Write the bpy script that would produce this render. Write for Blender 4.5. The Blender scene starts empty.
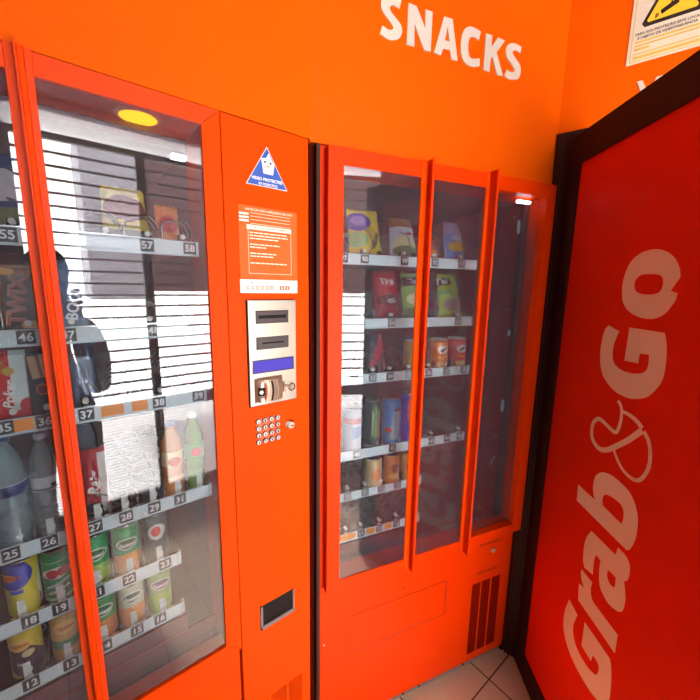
import bpy, math, random
from mathutils import Matrix, Vector
random.seed(7)
COL = bpy.context.scene.collection
PI = math.pi

# ------------------------------------------------------------------ helpers
def lin(c):
    return tuple(((x/255)/12.92 if x/255 <= .04045 else (((x/255)+.055)/1.055)**2.4) for x in c) + (1,)

MATS = {}
def mat(name, rgb, rough=.5, metal=0., spec=.5, coat=0., noise=0., bump=0., scale=8.):
    if name in MATS: return MATS[name]
    m = bpy.data.materials.new(name); m.use_nodes = True
    nt = m.node_tree; b = nt.nodes['Principled BSDF']
    b.inputs['Base Color'].default_value = lin(rgb)
    b.inputs['Roughness'].default_value = rough
    b.inputs['Metallic'].default_value = metal
    b.inputs['Specular IOR Level'].default_value = spec
    b.inputs['Coat Weight'].default_value = coat
    b.inputs['Coat Roughness'].default_value = .15
    if noise or bump:
        tc = nt.nodes.new('ShaderNodeTexCoord'); n = nt.nodes.new('ShaderNodeTexNoise')
        n.inputs['Scale'].default_value = scale; n.inputs['Detail'].default_value = 6
        nt.links.new(tc.outputs['Object'], n.inputs['Vector'])
        if noise:
            mx = nt.nodes.new('ShaderNodeMix'); mx.data_type = 'RGBA'
            c = lin(rgb)
            mx.inputs[6].default_value = tuple(v*(1-noise) for v in c[:3])+(1,)
            mx.inputs[7].default_value = tuple(min(1, v*(1+noise)) for v in c[:3])+(1,)
            nt.links.new(n.outputs['Fac'], mx.inputs[0]); nt.links.new(mx.outputs[2], b.inputs['Base Color'])
        if bump:
            bp = nt.nodes.new('ShaderNodeBump'); bp.inputs['Strength'].default_value = bump
            bp.inputs['Distance'].default_value = .002
            nt.links.new(n.outputs['Fac'], bp.inputs['Height']); nt.links.new(bp.outputs['Normal'], b.inputs['Normal'])
    MATS[name] = m
    return m

def emis(name, rgb, strength):
    m = bpy.data.materials.new(name); m.use_nodes = True
    nt = m.node_tree; nt.nodes.clear()
    e = nt.nodes.new('ShaderNodeEmission'); o = nt.nodes.new('ShaderNodeOutputMaterial')
    e.inputs[0].default_value = lin(rgb); e.inputs[1].default_value = strength
    nt.links.new(e.outputs[0], o.inputs[0]); return m

def glass(name, tint, refl, dust_haze, dust_haze_rgb=(200, 200, 205)):
    """thin double-walled pane: fresnel mirror over a clear pane with a little dust and painted haze"""
    m = bpy.data.materials.new(name); m.use_nodes = True
    nt = m.node_tree; nt.nodes.clear(); N = nt.nodes.new; L = nt.links.new
    o = N('ShaderNodeOutputMaterial'); t = N('ShaderNodeBsdfTransparent'); g = N('ShaderNodeBsdfGlossy')
    d = N('ShaderNodeBsdfDiffuse'); fr = N('ShaderNodeFresnel'); mu = N('ShaderNodeMath')
    m1 = N('ShaderNodeMixShader'); m2 = N('ShaderNodeMixShader'); tc = N('ShaderNodeTexCoord'); nz = N('ShaderNodeTexNoise'); mr = N('ShaderNodeMapRange')
    t.inputs[0].default_value = lin(tint); g.inputs['Roughness'].default_value = .0; d.inputs[0].default_value = lin(dust_haze_rgb)
    fr.inputs[0].default_value = 1.5
    mu.operation = 'MULTIPLY'; mu.use_clamp = True; mu.inputs[1].default_value = refl
    nz.inputs['Scale'].default_value = 5; nz.inputs['Detail'].default_value = 8; nz.inputs['Roughness'].default_value = .7
    mr.inputs['From Min'].default_value = .3; mr.inputs['From Max'].default_value = .8
    mr.inputs['To Min'].default_value = dust_haze*.7; mr.inputs['To Max'].default_value = dust_haze*1.3
    L(tc.outputs['Object'], nz.inputs['Vector']); L(nz.outputs['Fac'], mr.inputs['Value']); L(mr.outputs[0], m1.inputs[0])
    L(t.outputs[0], m1.inputs[1]); L(d.outputs[0], m1.inputs[2])  # pale diffuse mix: dust, plus reflected haze put into the pane's colour
    ge = N('ShaderNodeNewGeometry'); bf = N('ShaderNodeMath'); bf.operation = 'SUBTRACT'; bf.inputs[0].default_value = 1; L(ge.outputs['Backfacing'], bf.inputs[1])   # the mirror sits on the outer face only
    mb_ = N('ShaderNodeMath'); mb_.operation = 'MULTIPLY'; L(fr.outputs[0], mu.inputs[0]); L(mu.outputs[0], mb_.inputs[0]); L(bf.outputs[0], mb_.inputs[1]); L(mb_.outputs[0], m2.inputs[0]); L(m1.outputs[0], m2.inputs[1]); L(g.outputs[0], m2.inputs[2])
    L(m2.outputs[0], o.inputs[0]); MATS[name] = m
    return m

def paint(name, base, shapes, rough=.35, metal=0.):
    """printed packaging: base colour with coloured ellipses ('e') and bars ('r') in the object's own x, z"""
    m = bpy.data.materials.new(name); m.use_nodes = True
    nt = m.node_tree; N = nt.nodes.new; L = nt.links.new; b = nt.nodes['Principled BSDF']
    b.inputs['Roughness'].default_value = rough; b.inputs['Metallic'].default_value = metal
    tc = N('ShaderNodeTexCoord'); sp = N('ShaderNodeSeparateXYZ'); L(tc.outputs['Object'], sp.inputs[0])
    rgb = N('ShaderNodeRGB'); rgb.outputs[0].default_value = lin(base); cur = rgb.outputs[0]
    def M(op, a, bb=None):
        n = N('ShaderNodeMath'); n.operation = op
        for i, v in enumerate((a, bb)):
            if v is None: continue
            if isinstance(v, (int, float)): n.inputs[i].default_value = v
            else: L(v, n.inputs[i])
        return n.outputs[0]
    for s in shapes:
        k, cx, cz, rx, rz, c = s[:6]; a = s[6] if len(s) > 6 else 0
        dx = M('SUBTRACT', sp.outputs[0], cx); dz = M('SUBTRACT', sp.outputs[2], cz)
        if a:
            ca, sa = math.cos(a), math.sin(a)
            ex = M('ADD', M('MULTIPLY', dx, ca), M('MULTIPLY', dz, sa)); ez = M('SUBTRACT', M('MULTIPLY', dz, ca), M('MULTIPLY', dx, sa))
            dx, dz = ex, ez
        dx = M('ABSOLUTE', M('DIVIDE', dx, rx)); dz = M('ABSOLUTE', M('DIVIDE', dz, rz))
        if k == 'e': v = M('ADD', M('MULTIPLY', dx, dx), M('MULTIPLY', dz, dz))
        elif k == 't': v = M('ADD', dx, dz)
        else: v = M('MAXIMUM', dx, dz)
        f = M('LESS_THAN', v, 1.0)
        mx = N('ShaderNodeMix'); mx.data_type = 'RGBA'; L(f, mx.inputs[0]); L(cur, mx.inputs[6]); mx.inputs[7].default_value = lin(c)
        cur = mx.outputs[2]
    L(cur, b.inputs['Base Color']); MATS[name] = m
    return m

class MB:
    def __init__(s): s.v = []; s.f = []; s.mi = []; s.sm = []; s.mats = []
    def m(s, mt):
        if mt not in s.mats: s.mats.append(mt)
        return s.mats.index(mt)
    def add(s, v, f, mt, smooth=False):
        n = len(s.v); k = s.m(mt); s.v += [tuple(p) for p in v]
        for q in f: s.f.append(tuple(i+n for i in q)); s.mi.append(k); s.sm.append(smooth)
        return s
    def box(s, x0, x1, y0, y1, z0, z1, mt, c=0.):
        """box, optionally with its front (low y) edges chamfered by c"""
        if c:
            v = [(x0, y0+c, z0), (x1, y0+c, z0), (x1, y0+c, z1), (x0, y0+c, z1), (x0, y1, z0), (x1, y1, z0), (x1, y1, z1), (x0, y1, z1),
                 (x0+c, y0, z0+c), (x1-c, y0, z0+c), (x1-c, y0, z1-c), (x0+c, y0, z1-c)]
            f = [(8, 9, 10, 11), (0, 1, 9, 8), (1, 2, 10, 9), (2, 3, 11, 10), (3, 0, 8, 11), (4, 7, 6, 5), (0, 4, 5, 1), (1, 5, 6, 2), (2, 6, 7, 3), (3, 7, 4, 0)]
            return s.add(v, f, mt)
        v = [(x, y, z) for z in (z0, z1) for x, y in ((x0, y0), (x1, y0), (x1, y1), (x0, y1))]
        return s.add(v, [(0, 3, 2, 1), (4, 5, 6, 7), (0, 1, 5, 4), (1, 2, 6, 5), (2, 3, 7, 6), (3, 0, 4, 7)], mt)
    def prism(s, pts, y0, y1, mt):
        """convex polygon in x, z extruded along y"""
        n = len(pts); v = [(x, y0, z) for x, z in pts]+[(x, y1, z) for x, z in pts]
        f = [tuple(range(n)), tuple(range(2*n-1, n-1, -1))]+[(i, i+n, (i+1) % n+n, (i+1) % n) for i in range(n)]
        return s.add(v, f, mt)
    def lathe(s, prof, mt, c=(0, 0), n=24, mfn=None):
        """(r, z) profile round the z axis"""
        v = []; 
        for r, z in prof:
            for k in range(n):
                a = 2*PI*k/n; v.append((c[0]+r*math.cos(a), c[1]+r*math.sin(a), z))
        f = []
        for i in range(len(prof)-1):
            for k in range(n):
                f.append((i*n+k, i*n+(k+1) % n, (i+1)*n+(k+1) % n, (i+1)*n+k))
        f.append(tuple(range(n-1, -1, -1))); f.append(tuple((len(prof)-1)*n+k for k in range(n)))
        return s.add(v, f, mt, True)
    def rod(s, a, b, r, mt, n=8, r2=None):
        a = Vector(a); b = Vector(b); d = (b-a).normalized()
        x = d.orthogonal().normalized(); y = d.cross(x); r2 = r if r2 is None else r2
        v = [a+(x*math.cos(2*PI*k/n)+y*math.sin(2*PI*k/n))*r for k in range(n)]+[b+(x*math.cos(2*PI*k/n)+y*math.sin(2*PI*k/n))*r2 for k in range(n)]
        f = [(k, (k+1) % n, (k+1) % n+n, k+n) for k in range(n)]
        s.add(v, f, mt, True); return s.add(v, [tuple(range(n-1, -1, -1)), tuple(range(n, 2*n))], mt)
    def tube(s, path, r, mt, n=5):
        v = []; m_ = len(path)
        for i, p in enumerate(path):
            p = Vector(p); t = (Vector(path[min(i+1, m_-1)])-Vector(path[max(i-1, 0)])).normalized()
            x = t.cross(Vector((0, 1, .001))).normalized(); y = t.cross(x)
            v += [p+(x*math.cos(2*PI*k/n)+y*math.sin(2*PI*k/n))*r for k in range(n)]
        f = [(i*n+k, i*n+(k+1) % n, (i+1)*n+(k+1) % n, (i+1)*n+k) for i in range(m_-1) for k in range(n)]
        return s.add(v, f+[tuple(range(n-1, -1, -1)), tuple((m_-1)*n+k for k in range(n))], mt, True)
    def flat(s, geo, mt, fn):
        """2-d geometry (x, z) placed through fn -> (x, y, z)"""
        return s.add([fn(x, z) for x, z in geo[0]], geo[1], mt)
    def obj(s, name, parent=None):
        me = bpy.data.meshes.new(name); me.from_pydata(s.v, [], s.f)
        for mt in s.mats: me.materials.append(mt)
        me.polygons.foreach_set('material_index', s.mi); me.polygons.foreach_set('use_smooth', s.sm); me.update()
        import bmesh
        bm = bmesh.new(); bm.from_mesh(me); bmesh.ops.recalc_face_normals(bm, faces=bm.faces); bm.to_mesh(me); bm.free()
        o = bpy.data.objects.new(name, me); COL.objects.link(o)
        if parent: o.parent = parent
        return o

def curve_geo(cd):
    o = bpy.data.objects.new('tmp', cd); COL.objects.link(o)
    bpy.context.view_layer.update()
    me = o.to_mesh(); g = ([(v.co.x, v.co.y) for v in me.vertices], [tuple(p.vertices) for p in me.polygons])
    o.to_mesh_clear(); bpy.data.objects.remove(o); bpy.data.curves.remove(cd)
    return g
_T = {}
def text_geo(body, size, bold=0., shear=0., align='CENTER'):
    k = (body, size, bold, shear, align)
    if k not in _T:
        cd = bpy.data.curves.new('t', 'FONT'); cd.body = body; cd.size = size; cd.offset = bold*size; cd.shear = shear
        cd.align_x = align; cd.align_y = 'CENTER'; cd.resolution_u = 3; cd.fill_mode = 'FRONT'
        _T[k] = curve_geo(cd)
    return _T[k]
def smooth_loop(P, n=4):
    """closed loop; points flagged with a third value are sharp corners"""
    out = []; m_ = len(P)
    for i in range(m_):
        p0, p1, p2, p3 = P[i-1], P[i], P[(i+1) % m_], P[(i+2) % m_]
        c1, c2 = len(p1) > 2, len(p2) > 2
        if c1 and c2: out.append(p1[:2]); continue
        for k in range(n):
            t = k/n; r = []
            for a in (0, 1):
                t1 = (p2[a]-p1[a])*.5 if c1 else (p2[a]-p0[a])*.5
                t2 = (p2[a]-p1[a])*.5 if c2 else (p3[a]-p1[a])*.5
                r.append((2*t**3-3*t*t+1)*p1[a]+(t**3-2*t*t+t)*t1+(-2*t**3+3*t*t)*p2[a]+(t**3-t*t)*t2)
            out.append(tuple(r))
    return out
def shape_geo(*loops):
    cd = bpy.data.curves.new('s', 'CURVE'); cd.dimensions = '2D'; cd.fill_mode = 'FRONT'
    for lp in loops:
        pts = smooth_loop(lp); sp = cd.splines.new('POLY'); sp.points.add(len(pts)-1); sp.use_cyclic_u = True
        for q, (x, y) in zip(sp.points, pts): q.co = (x, y, 0, 1)
    return curve_geo(cd)
def open_smooth(P, n=5):
    out = []
    for i in range(len(P)-1):
        p0, p1, p2, p3 = P[max(i-1, 0)], P[i], P[i+1], P[min(i+2, len(P)-1)]
        for k in range(n):
            t = k/n; out.append(tuple(.5*(2*p1[a]+(p2[a]-p0[a])*t+(2*p0[a]-5*p1[a]+4*p2[a]-p3[a])*t*t+(3*p1[a]-p0[a]-3*p2[a]+p3[a])*t**3) for a in (0, 1)))
    return out+[tuple(P[-1][:2])]
def ribbon(P, w0, w1):
    P = open_smooth(P); v = []; n = len(P)
    for i, (x, z) in enumerate(P):
        a = P[max(i-1, 0)]; b = P[min(i+1, n-1)]; dx, dz = b[0]-a[0], b[1]-a[1]; l = math.hypot(dx, dz) or 1
        w = (w0+(w1-w0)*i/(n-1))/2; v += [(x-dz/l*w, z+dx/l*w), (x+dz/l*w, z-dx/l*w)]
    return (v, [(2*i, 2*i+1, 2*i+3, 2*i+2) for i in range(n-1)])
def thick(mb, geo, mt, y0, y1, fx=lambda x, z: (x, z)):
    """a flat shape with thickness: front face, back face and rim"""
    V, F = geo; n = len(V)
    v = [(fx(*p)[0], y0, fx(*p)[1]) for p in V]+[(fx(*p)[0], y1, fx(*p)[1]) for p in V]
    cnt = {}
    for f in F:
        for i in range(len(f)):
            a, b = f[i], f[(i+1) % len(f)]; cnt[(min(a, b), max(a, b))] = cnt.get((min(a, b), max(a, b)), 0)+1
    side = [(a, b, b+n, a+n) for (a, b), c in cnt.items() if c == 1]
    mb.add(v, list(F)+[tuple(i+n for i in reversed(f)) for f in F]+side, mt)

def empty(name, loc=(0, 0, 0), rz=0., label=None, cat=None, group=None, kind=None):
    o = bpy.data.objects.new(name, None); COL.objects.link(o); o.location = loc; o.rotation_euler = (0, 0, rz); o.empty_display_size = .1
    tag(o, label, cat, group, kind); return o
def tag(o, label=None, cat=None, group=None, kind=None):
    if label: o['label'] = label
    if cat: o['category'] = cat
    if group: o['group'] = group
    if kind: o['kind'] = kind
    return o
def copy_part(o, parent, loc):
    c = o.copy(); COL.objects.link(c); c.parent = parent; c.location = loc; return c

# ------------------------------------------------------------------ places (metres)
class Frame:
    """a vertical plane: x runs right along it, y goes into it, z up"""
    def __init__(s, o, d):
        s.o = Vector((o[0], o[1], 0)); s.d = Vector((d[0], d[1], 0)).normalized(); s.i = Vector((-s.d.y, s.d.x, 0)); s.rz = math.atan2(s.d.y, s.d.x)
    def at(s, x, y, z): return s.o+s.d*x+s.i*y+Vector((0, 0, z))
    def place(s, o, x=0, y=0, z=0, rx=0.): o.location = s.at(x, y, z); o.rotation_euler = (rx, 0, s.rz); return o
F1 = Frame((-.1067, .9539), (.7782, .6280))   # drinks machine and the wall over it
F2 = Frame((.6525, 1.2793), (.9191, .3939))   # snack machine and the wall over it
F3 = Frame((.6966, 1.2771), (-.0240, -.9997)) # open door
F4 = Frame((.6736, 1.2884), (.7955, -.6060))  # side wall behind the door

# ------------------------------------------------------------------ materials
wall_or = mat('orange_wall_paint', (224, 86, 0), .55, spec=.06, noise=.03, bump=.03, scale=6)
mach_or = mat('orange_red_enamel', (226, 66, 0), .45, spec=.06, noise=.02, scale=4)
snack_or = mat('red_orange_enamel', (222, 54, 0), .42, spec=.09, noise=.03, scale=4)
rail_or = mat('rail_orange_enamel', (222, 64, 6), .4, spec=.15)
door_red = mat('red_door_film', (222, 40, 0), .5, spec=.06, noise=.04, scale=3)
dark_br = mat('dark_brown_aluminium', (48, 20, 16), .5, spec=.12)
wall_v = mat('wall_vinyl_white', (206, 192, 178), .5)
door_v = mat('door_vinyl_cream', (240, 208, 172), .55, spec=.2)
white_v = mat('white_vinyl', (232, 226, 216), .5)
cavity = mat('dark_plum_liner', (118, 66, 70), .45, noise=.06)
cavity2 = mat('dark_maroon_liner', (118, 44, 48), .4, noise=.06)
black = mat('black_plastic', (20, 14, 14), .5, spec=.15)
grey_k = mat('grey_kick_metal', (110, 100, 100), .5, noise=.1)
metal = mat('brushed_steel', (190, 180, 164), .36, metal=.7, noise=.05, scale=60)
chrome = mat('chrome', (225, 225, 225), .15, metal=1)
bronze = mat('worn_bronze_casting', (158, 128, 106), .4, metal=.5, noise=.15, scale=60)
strip_m = mat('price_strip_plastic', (208, 224, 228), .35)
plate_m = mat('number_plate_grey', (54, 58, 58), .4)
digit_m = mat('digit_white', (240, 240, 240), .5)
orange_tag = mat('orange_price_tag', (246, 150, 40), .5)
wire_m = mat('coil_wire', (132, 124, 122), .3, metal=.6)
peg_m = mat('white_peg', (232, 232, 224), .5)
tray_m = mat('tray_metal', (86, 66, 68), .45, metal=.3)
gasket = mat('brown_rubber_gasket', (64, 42, 36), .7, spec=.1)
glass_m = glass('display_glass', (235, 238, 240), 2.4, .034, (190, 194, 206))
# traced outlines of the lettering, in metres on their own wall or door
LG1=[(0.3077,0.5578,1),(0.3516,0.5478,1),(0.3403,0.5032),(0.3442,0.477),(0.3612,0.4555),(0.388,0.4467),(0.4214,0.4481),(0.445,0.4575),(0.4556,0.4658),(0.461,0.4835),(0.4598,0.4982),(0.4478,0.5044),(0.4327,0.5027,1),(0.4292,0.4794,1),(0.386,0.4801,1),(0.3855,0.5591,1),(0.4884,0.5603,1),(0.496,0.5497),(0.5037,0.5194),(0.5082,0.4807),(0.5081,0.4489),(0.4994,0.4231),(0.4878,0.4093),(0.4714,0.403),(0.4358,0.3935),(0.3886,0.3922),(0.3422,0.4024),(0.3122,0.4256),(0.2978,0.4522),(0.2939,0.4904),(0.2981,0.5208)]
LR=[(0.3434,0.6952,1),(0.3912,0.695,1),(0.3895,0.6727),(0.3958,0.6528),(0.4083,0.6457,1),(0.5019,0.6455,1),(0.5024,0.5923,1),(0.3468,0.5948,1),(0.3454,0.6037),(0.3416,0.6343),(0.3429,0.6474,1),(0.3639,0.6489,1),(0.3495,0.6652),(0.3421,0.6803)]
LA=[(0.3604,0.8329,1),(0.457,0.836,1),(0.4605,0.8601,1),(0.4807,0.8603),(0.4975,0.8536),(0.5052,0.8381),(0.5061,0.82),(0.5034,0.8049),(0.4941,0.7931,1),(0.4995,0.7819),(0.5046,0.7641),(0.5072,0.7489),(0.5051,0.7222),(0.4931,0.7058),(0.4619,0.6946),(0.4383,0.7),(0.4224,0.7096),(0.4143,0.7306),(0.41,0.7587),(0.4104,0.7802,1),(0.3906,0.7831,1),(0.3855,0.7591),(0.3888,0.7184,1),(0.3539,0.71,1),(0.3444,0.7245),(0.3407,0.7478),(0.3402,0.7772),(0.3472,0.8085)]
LAh=[(0.4384,0.7782,1),(0.466,0.7807),(0.4695,0.7739),(0.4694,0.7537),(0.4577,0.7478),(0.4434,0.7534),(0.4391,0.7634)]
LB=[(0.2781,0.9283,1),(0.3553,0.9264,1),(0.3441,0.9493),(0.3416,0.9688),(0.3455,0.9918),(0.3581,1.0091),(0.3748,1.0199),(0.4026,1.0269),(0.4324,1.0262),(0.4612,1.0213),(0.4826,1.0087),(0.4976,0.9884),(0.5049,0.9695),(0.5079,0.9329),(0.5033,0.9046),(0.4947,0.8823),(0.4873,0.8751,1),(0.2816,0.8778,1)]
LBh=[(0.3882,0.9304,1),(0.4606,0.9258,1),(0.4632,0.9466),(0.4592,0.9627),(0.447,0.9736),(0.422,0.9736),(0.4009,0.9696),(0.3869,0.96),(0.3837,0.9461)]
AM1=[(0.3873,1.2254),(0.3996,1.2158),(0.4053,1.2011),(0.4066,1.1803),(0.403,1.1574),(0.3973,1.1442),(0.3826,1.1429),(0.3566,1.15),(0.3346,1.1546),(0.3208,1.1511),(0.3068,1.1339),(0.3048,1.1109),(0.3101,1.0924),(0.3282,1.0782),(0.3507,1.0752),(0.3763,1.0862),(0.4026,1.1074),(0.4369,1.1383),(0.4616,1.1652),(0.4761,1.1813)]
AM2=[(0.4081,1.2036),(0.4317,1.2031),(0.4552,1.1973),(0.4751,1.1866)]
AM3=[(0.4815,1.1807),(0.498,1.1654),(0.5076,1.142),(0.5108,1.1123),(0.5051,1.0872),(0.4936,1.0669),(0.4801,1.0572),(0.4611,1.0555),(0.4408,1.0597),(0.4226,1.0702),(0.4072,1.0844),(0.3959,1.098)]
LG2=[(0.3162,1.4122,1),(0.3565,1.401,1),(0.3485,1.3821),(0.3428,1.357),(0.3454,1.333),(0.3552,1.3166),(0.3783,1.3065),(0.4067,1.3043),(0.4359,1.3084),(0.4539,1.3155),(0.4633,1.3285),(0.4639,1.3475),(0.4615,1.3597,1),(0.4333,1.3575,1),(0.4337,1.3337,1),(0.3896,1.3312,1),(0.3897,1.4149,1),(0.4933,1.414,1),(0.5009,1.3981),(0.5075,1.3689),(0.5099,1.3339),(0.5061,1.3071),(0.4922,1.2822),(0.4732,1.2616),(0.4476,1.2494),(0.419,1.2427),(0.3825,1.2442),(0.3501,1.255),(0.321,1.2744),(0.3028,1.3056),(0.2962,1.3429),(0.2977,1.3782),(0.3045,1.4026)]
LO=[(0.4381,1.5974),(0.4609,1.5914),(0.4808,1.5799),(0.4949,1.5658),(0.5052,1.5487),(0.509,1.5333,1),(0.4912,1.5049,1),(0.5091,1.5003,1),(0.5075,1.4871),(0.499,1.4722),(0.4873,1.4568),(0.468,1.4452),(0.4429,1.4405),(0.4109,1.4434),(0.3786,1.455),(0.357,1.4739),(0.3484,1.4967),(0.3453,1.5226),(0.3511,1.5536),(0.3657,1.5777),(0.3886,1.592),(0.4119,1.5976)]
LOh=[(0.4021,1.5419),(0.4294,1.5427),(0.4557,1.5399),(0.4667,1.5309),(0.4691,1.516),(0.4644,1.5035),(0.4483,1.4969),(0.4146,1.4964),(0.3936,1.5029),(0.3856,1.5152),(0.3863,1.5302)]
S1=[(-0.5845,2.2195,1),(-0.5887,2.2011,1),(-0.6021,2.2025),(-0.6119,2.2017),(-0.6166,2.1947),(-0.613,2.1869),(-0.5959,2.175),(-0.5826,2.1644),(-0.5796,2.1497),(-0.5874,2.1347),(-0.6039,2.1267),(-0.6205,2.1251),(-0.643,2.1309,1),(-0.6362,2.1504,1),(-0.618,2.1462),(-0.6065,2.15),(-0.6068,2.1568),(-0.6188,2.1676),(-0.6356,2.1807),(-0.6417,2.1915),(-0.6403,2.2067),(-0.6304,2.2181),(-0.6145,2.2252),(-0.598,2.2237)]
N1=[(-0.5636,2.2208,1),(-0.539,2.22,1),(-0.5101,2.1781,1),(-0.5119,2.2202,1),(-0.4893,2.2206,1),(-0.4898,2.1272,1),(-0.5098,2.1259,1),(-0.5431,2.1787,1),(-0.541,2.1272,1),(-0.5648,2.1267,1)]
A1=[(-0.4517,2.2203,1),(-0.4246,2.2214,1),(-0.3997,2.1271,1),(-0.4212,2.1251,1),(-0.4265,2.1466,1),(-0.4499,2.1451,1),(-0.4562,2.1264,1),(-0.4795,2.1278,1)]
A1h=[(-0.4389,2.1993,1),(-0.4304,2.1658,1),(-0.4457,2.1656,1)]
C1=[(-0.3257,2.2167,1),(-0.331,2.194,1),(-0.3478,2.1983),(-0.3615,2.1934),(-0.3668,2.1766),(-0.3641,2.1546),(-0.355,2.1438),(-0.3367,2.1461),(-0.3234,2.1503,1),(-0.3219,2.1312,1),(-0.3449,2.1239),(-0.3675,2.1251),(-0.3848,2.1383),(-0.3917,2.1593),(-0.3909,2.1874),(-0.3828,2.2076),(-0.3658,2.219),(-0.3457,2.22)]
K1=[(-0.3071,2.2177,1),(-0.2838,2.2179,1),(-0.2841,2.1882,1),(-0.2615,2.2186,1),(-0.2359,2.2162,1),(-0.2638,2.1799,1),(-0.2333,2.1255,1),(-0.2561,2.123,1),(-0.2773,2.1649,1),(-0.2839,2.1584,1),(-0.2847,2.1248,1),(-0.3074,2.1247,1)]
S2=[(-0.1701,2.2159,1),(-0.1731,2.2,1),(-0.1882,2.2025),(-0.2014,2.1987),(-0.2013,2.1903),(-0.1852,2.1789),(-0.1689,2.1674),(-0.1652,2.1497),(-0.1722,2.1311),(-0.1922,2.1237),(-0.2126,2.1224),(-0.2268,2.127,1),(-0.2223,2.1462,1),(-0.2059,2.1422),(-0.1924,2.1443),(-0.1921,2.153),(-0.2064,2.1649),(-0.2237,2.1775),(-0.2291,2.1927),(-0.223,2.209),(-0.2061,2.2177),(-0.1857,2.2188)]
# ------------------------------------------------------------------ the room
def wall(name, F, boxes, mt):
    mb = MB()
    for b in boxes: mb.box(*b, mt)
    o = mb.obj(name); F.place(o); tag(o, kind='structure'); return o
CEIL = 2.46
wall('wall_left', F1, [(-2.6, 0, 0, .12, 1.8588, CEIL), (-2.6, -1.17, 0, .12, 0, 1.862), (-2.6, .2, .70, .80, 0, CEIL)], wall_or)
wall('wall_back', F2, [(-.826, .06, 0, .12, 1.853, CEIL), (-1.0, .2, .70, .80, 0, CEIL)], wall_or)
wall('gap_filler_1', F2, [(-.8245, -.8125, .010, .10, 0, 1.8525)], mat('shadow_gap_red', (70, 14, 6), .8, spec=.03))  # added filler strip, the shade between the machines put into its dark red
wall('gap_filler_2', F2, [(.0075, .0235, .002, .70, 0, 1.8525)], dark_br)  # added dark filler, stops light leaking between snack machine and door
wall('wall_right', F4, [(0, 2.0, 0, .1, 0, CEIL)], wall_or)
pale = mat('cool_grey_plaster', (138, 138, 146), .7, noise=.03)
FW = 1.8
W0, W1, WB, WT = -.66, .54, .06, 2.30
fw = MB(); 
for b in ((-2.6, W0), (W1, 1.9)): fw.box(b[0], b[1], -FW-.12, -FW, 0, CEIL, pale)
fw.box(W0, W1, -FW-.12, -FW, WT+.11, CEIL, pale); fw.box(W0, W1, -FW-.12, -FW, 0, WB, pale)
o = fw.obj('wall_front'); F1.place(o); tag(o, kind='structure')
mb = MB(); mb.box(-2.72, -2.6, -FW-.12, .8, 0, CEIL, mat('dim_grey_plaster', (96, 92, 94), .7)); o = mb.obj('wall_side'); F1.place(o); tag(o, kind='structure')
# floor: beige tiles with dark joints, laid square to the drinks machine
fm = bpy.data.materials.new('beige_floor_tiles'); fm.use_nodes = True
nt = fm.node_tree; b = nt.nodes['Principled BSDF']; N = nt.nodes.new; L = nt.links.new
tc = N('ShaderNodeTexCoord'); mp = N('ShaderNodeMapping'); br = N('ShaderNodeTexBrick'); nz = N('ShaderNodeTexNoise'); mx = N('ShaderNodeMix'); mx.data_type = 'RGBA'; mx.blend_type = 'MULTIPLY'
mp.inputs['Location'].default_value = (.0, .0, 0)
br.offset = 0; br.squash = 1; br.inputs['Scale'].default_value = 1; br.inputs['Brick Width'].default_value = .32; br.inputs['Row Height'].default_value = .32
br.inputs['Mortar Size'].default_value = .0028; br.inputs['Mortar Smooth'].default_value = .1
br.inputs['Color1'].default_value = lin((208, 180, 152)); br.inputs['Color2'].default_value = lin((202, 174, 146)); br.inputs['Mortar'].default_value = lin((86, 52, 38))
nz.inputs['Scale'].default_value = 12; nz.inputs['Detail'].default_value = 8; mx.inputs[0].default_value = .25
L(tc.outputs['Object'], mp.inputs[0]); L(mp.outputs[0], br.inputs['Vector']); L(mp.outputs[0], nz.inputs['Vector'])
L(br.outputs['Color'], mx.inputs[6]); L(nz.outputs['Color'], mx.inputs[7]); L(mx.outputs[2], b.inputs['Base Color']); b.inputs['Roughness'].default_value = .35
mb = MB(); mb.box(-3.4, 3.2, -1.66, 1.6, -.06, 0, fm)
o = mb.obj('floor'); tag(o, kind='structure')
o.location = (.5641, 1.1684, 0); o.rotation_euler = (0, 0, F1.rz)     # a joint crossing sits at this corner
mb = MB(); mb.box(-2.8, 3.2, -FW-.14, 1.6, CEIL, CEIL+.06, mat('grey_ceiling', (120, 116, 116), .8)); o = mb.obj('ceiling'); F1.place(o); tag(o, kind='structure')
# shuttered window in the wall opposite
sh = mat('shutter_slat_grey', (112, 108, 108), .5)
wn = empty('window_1', kind='structure'); F1.place(wn)
mb = MB()
for x0, x1 in ((W0, W0+.02), (W1-.02, W1), (-.075, -.025)): mb.box(x0, x1, -FW-.07, -FW-.03, WB, WT, sh)
mb.box(W0, W1, -FW-.07, -FW-.03, WT-.03, WT, sh); mb.box(W0, W1, -FW-.07, -FW-.03, .66, .74, sh); mb.box(W0, W1, -FW-.07, -FW-.03, WB, WB+.03, sh)
mb.obj('window_frame', wn)
fz = bpy.data.materials.new('added_bright_strip'); fz.use_nodes = True; b2 = fz.node_tree.nodes['Principled BSDF']; b2.inputs['Base Color'].default_value = (.55, .55, .55, 1); b2.inputs['Roughness'].default_value = .9
tl = fz.node_tree.nodes.new('ShaderNodeBsdfTranslucent'); tl.inputs[0].default_value = (.9, .9, .9, 1); fz.node_tree.links.new(tl.outputs[0], fz.node_tree.nodes['Material Output'].inputs[0])
MB().box(W0, W1, -FW-.06, -FW-.055, WT, WT+.11, fz).obj('bright_strip', wn)  # added translucent strip, brightens the mirrored band above the window
mb = MB(); z = .80
while z < WT-.04: mb.box(W0+.02, W1-.02, -FW-.065, -FW-.045, z, z+.010, sh); z += .070
mb.obj('louvre', wn)
mb = MB(); z = .105
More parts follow.
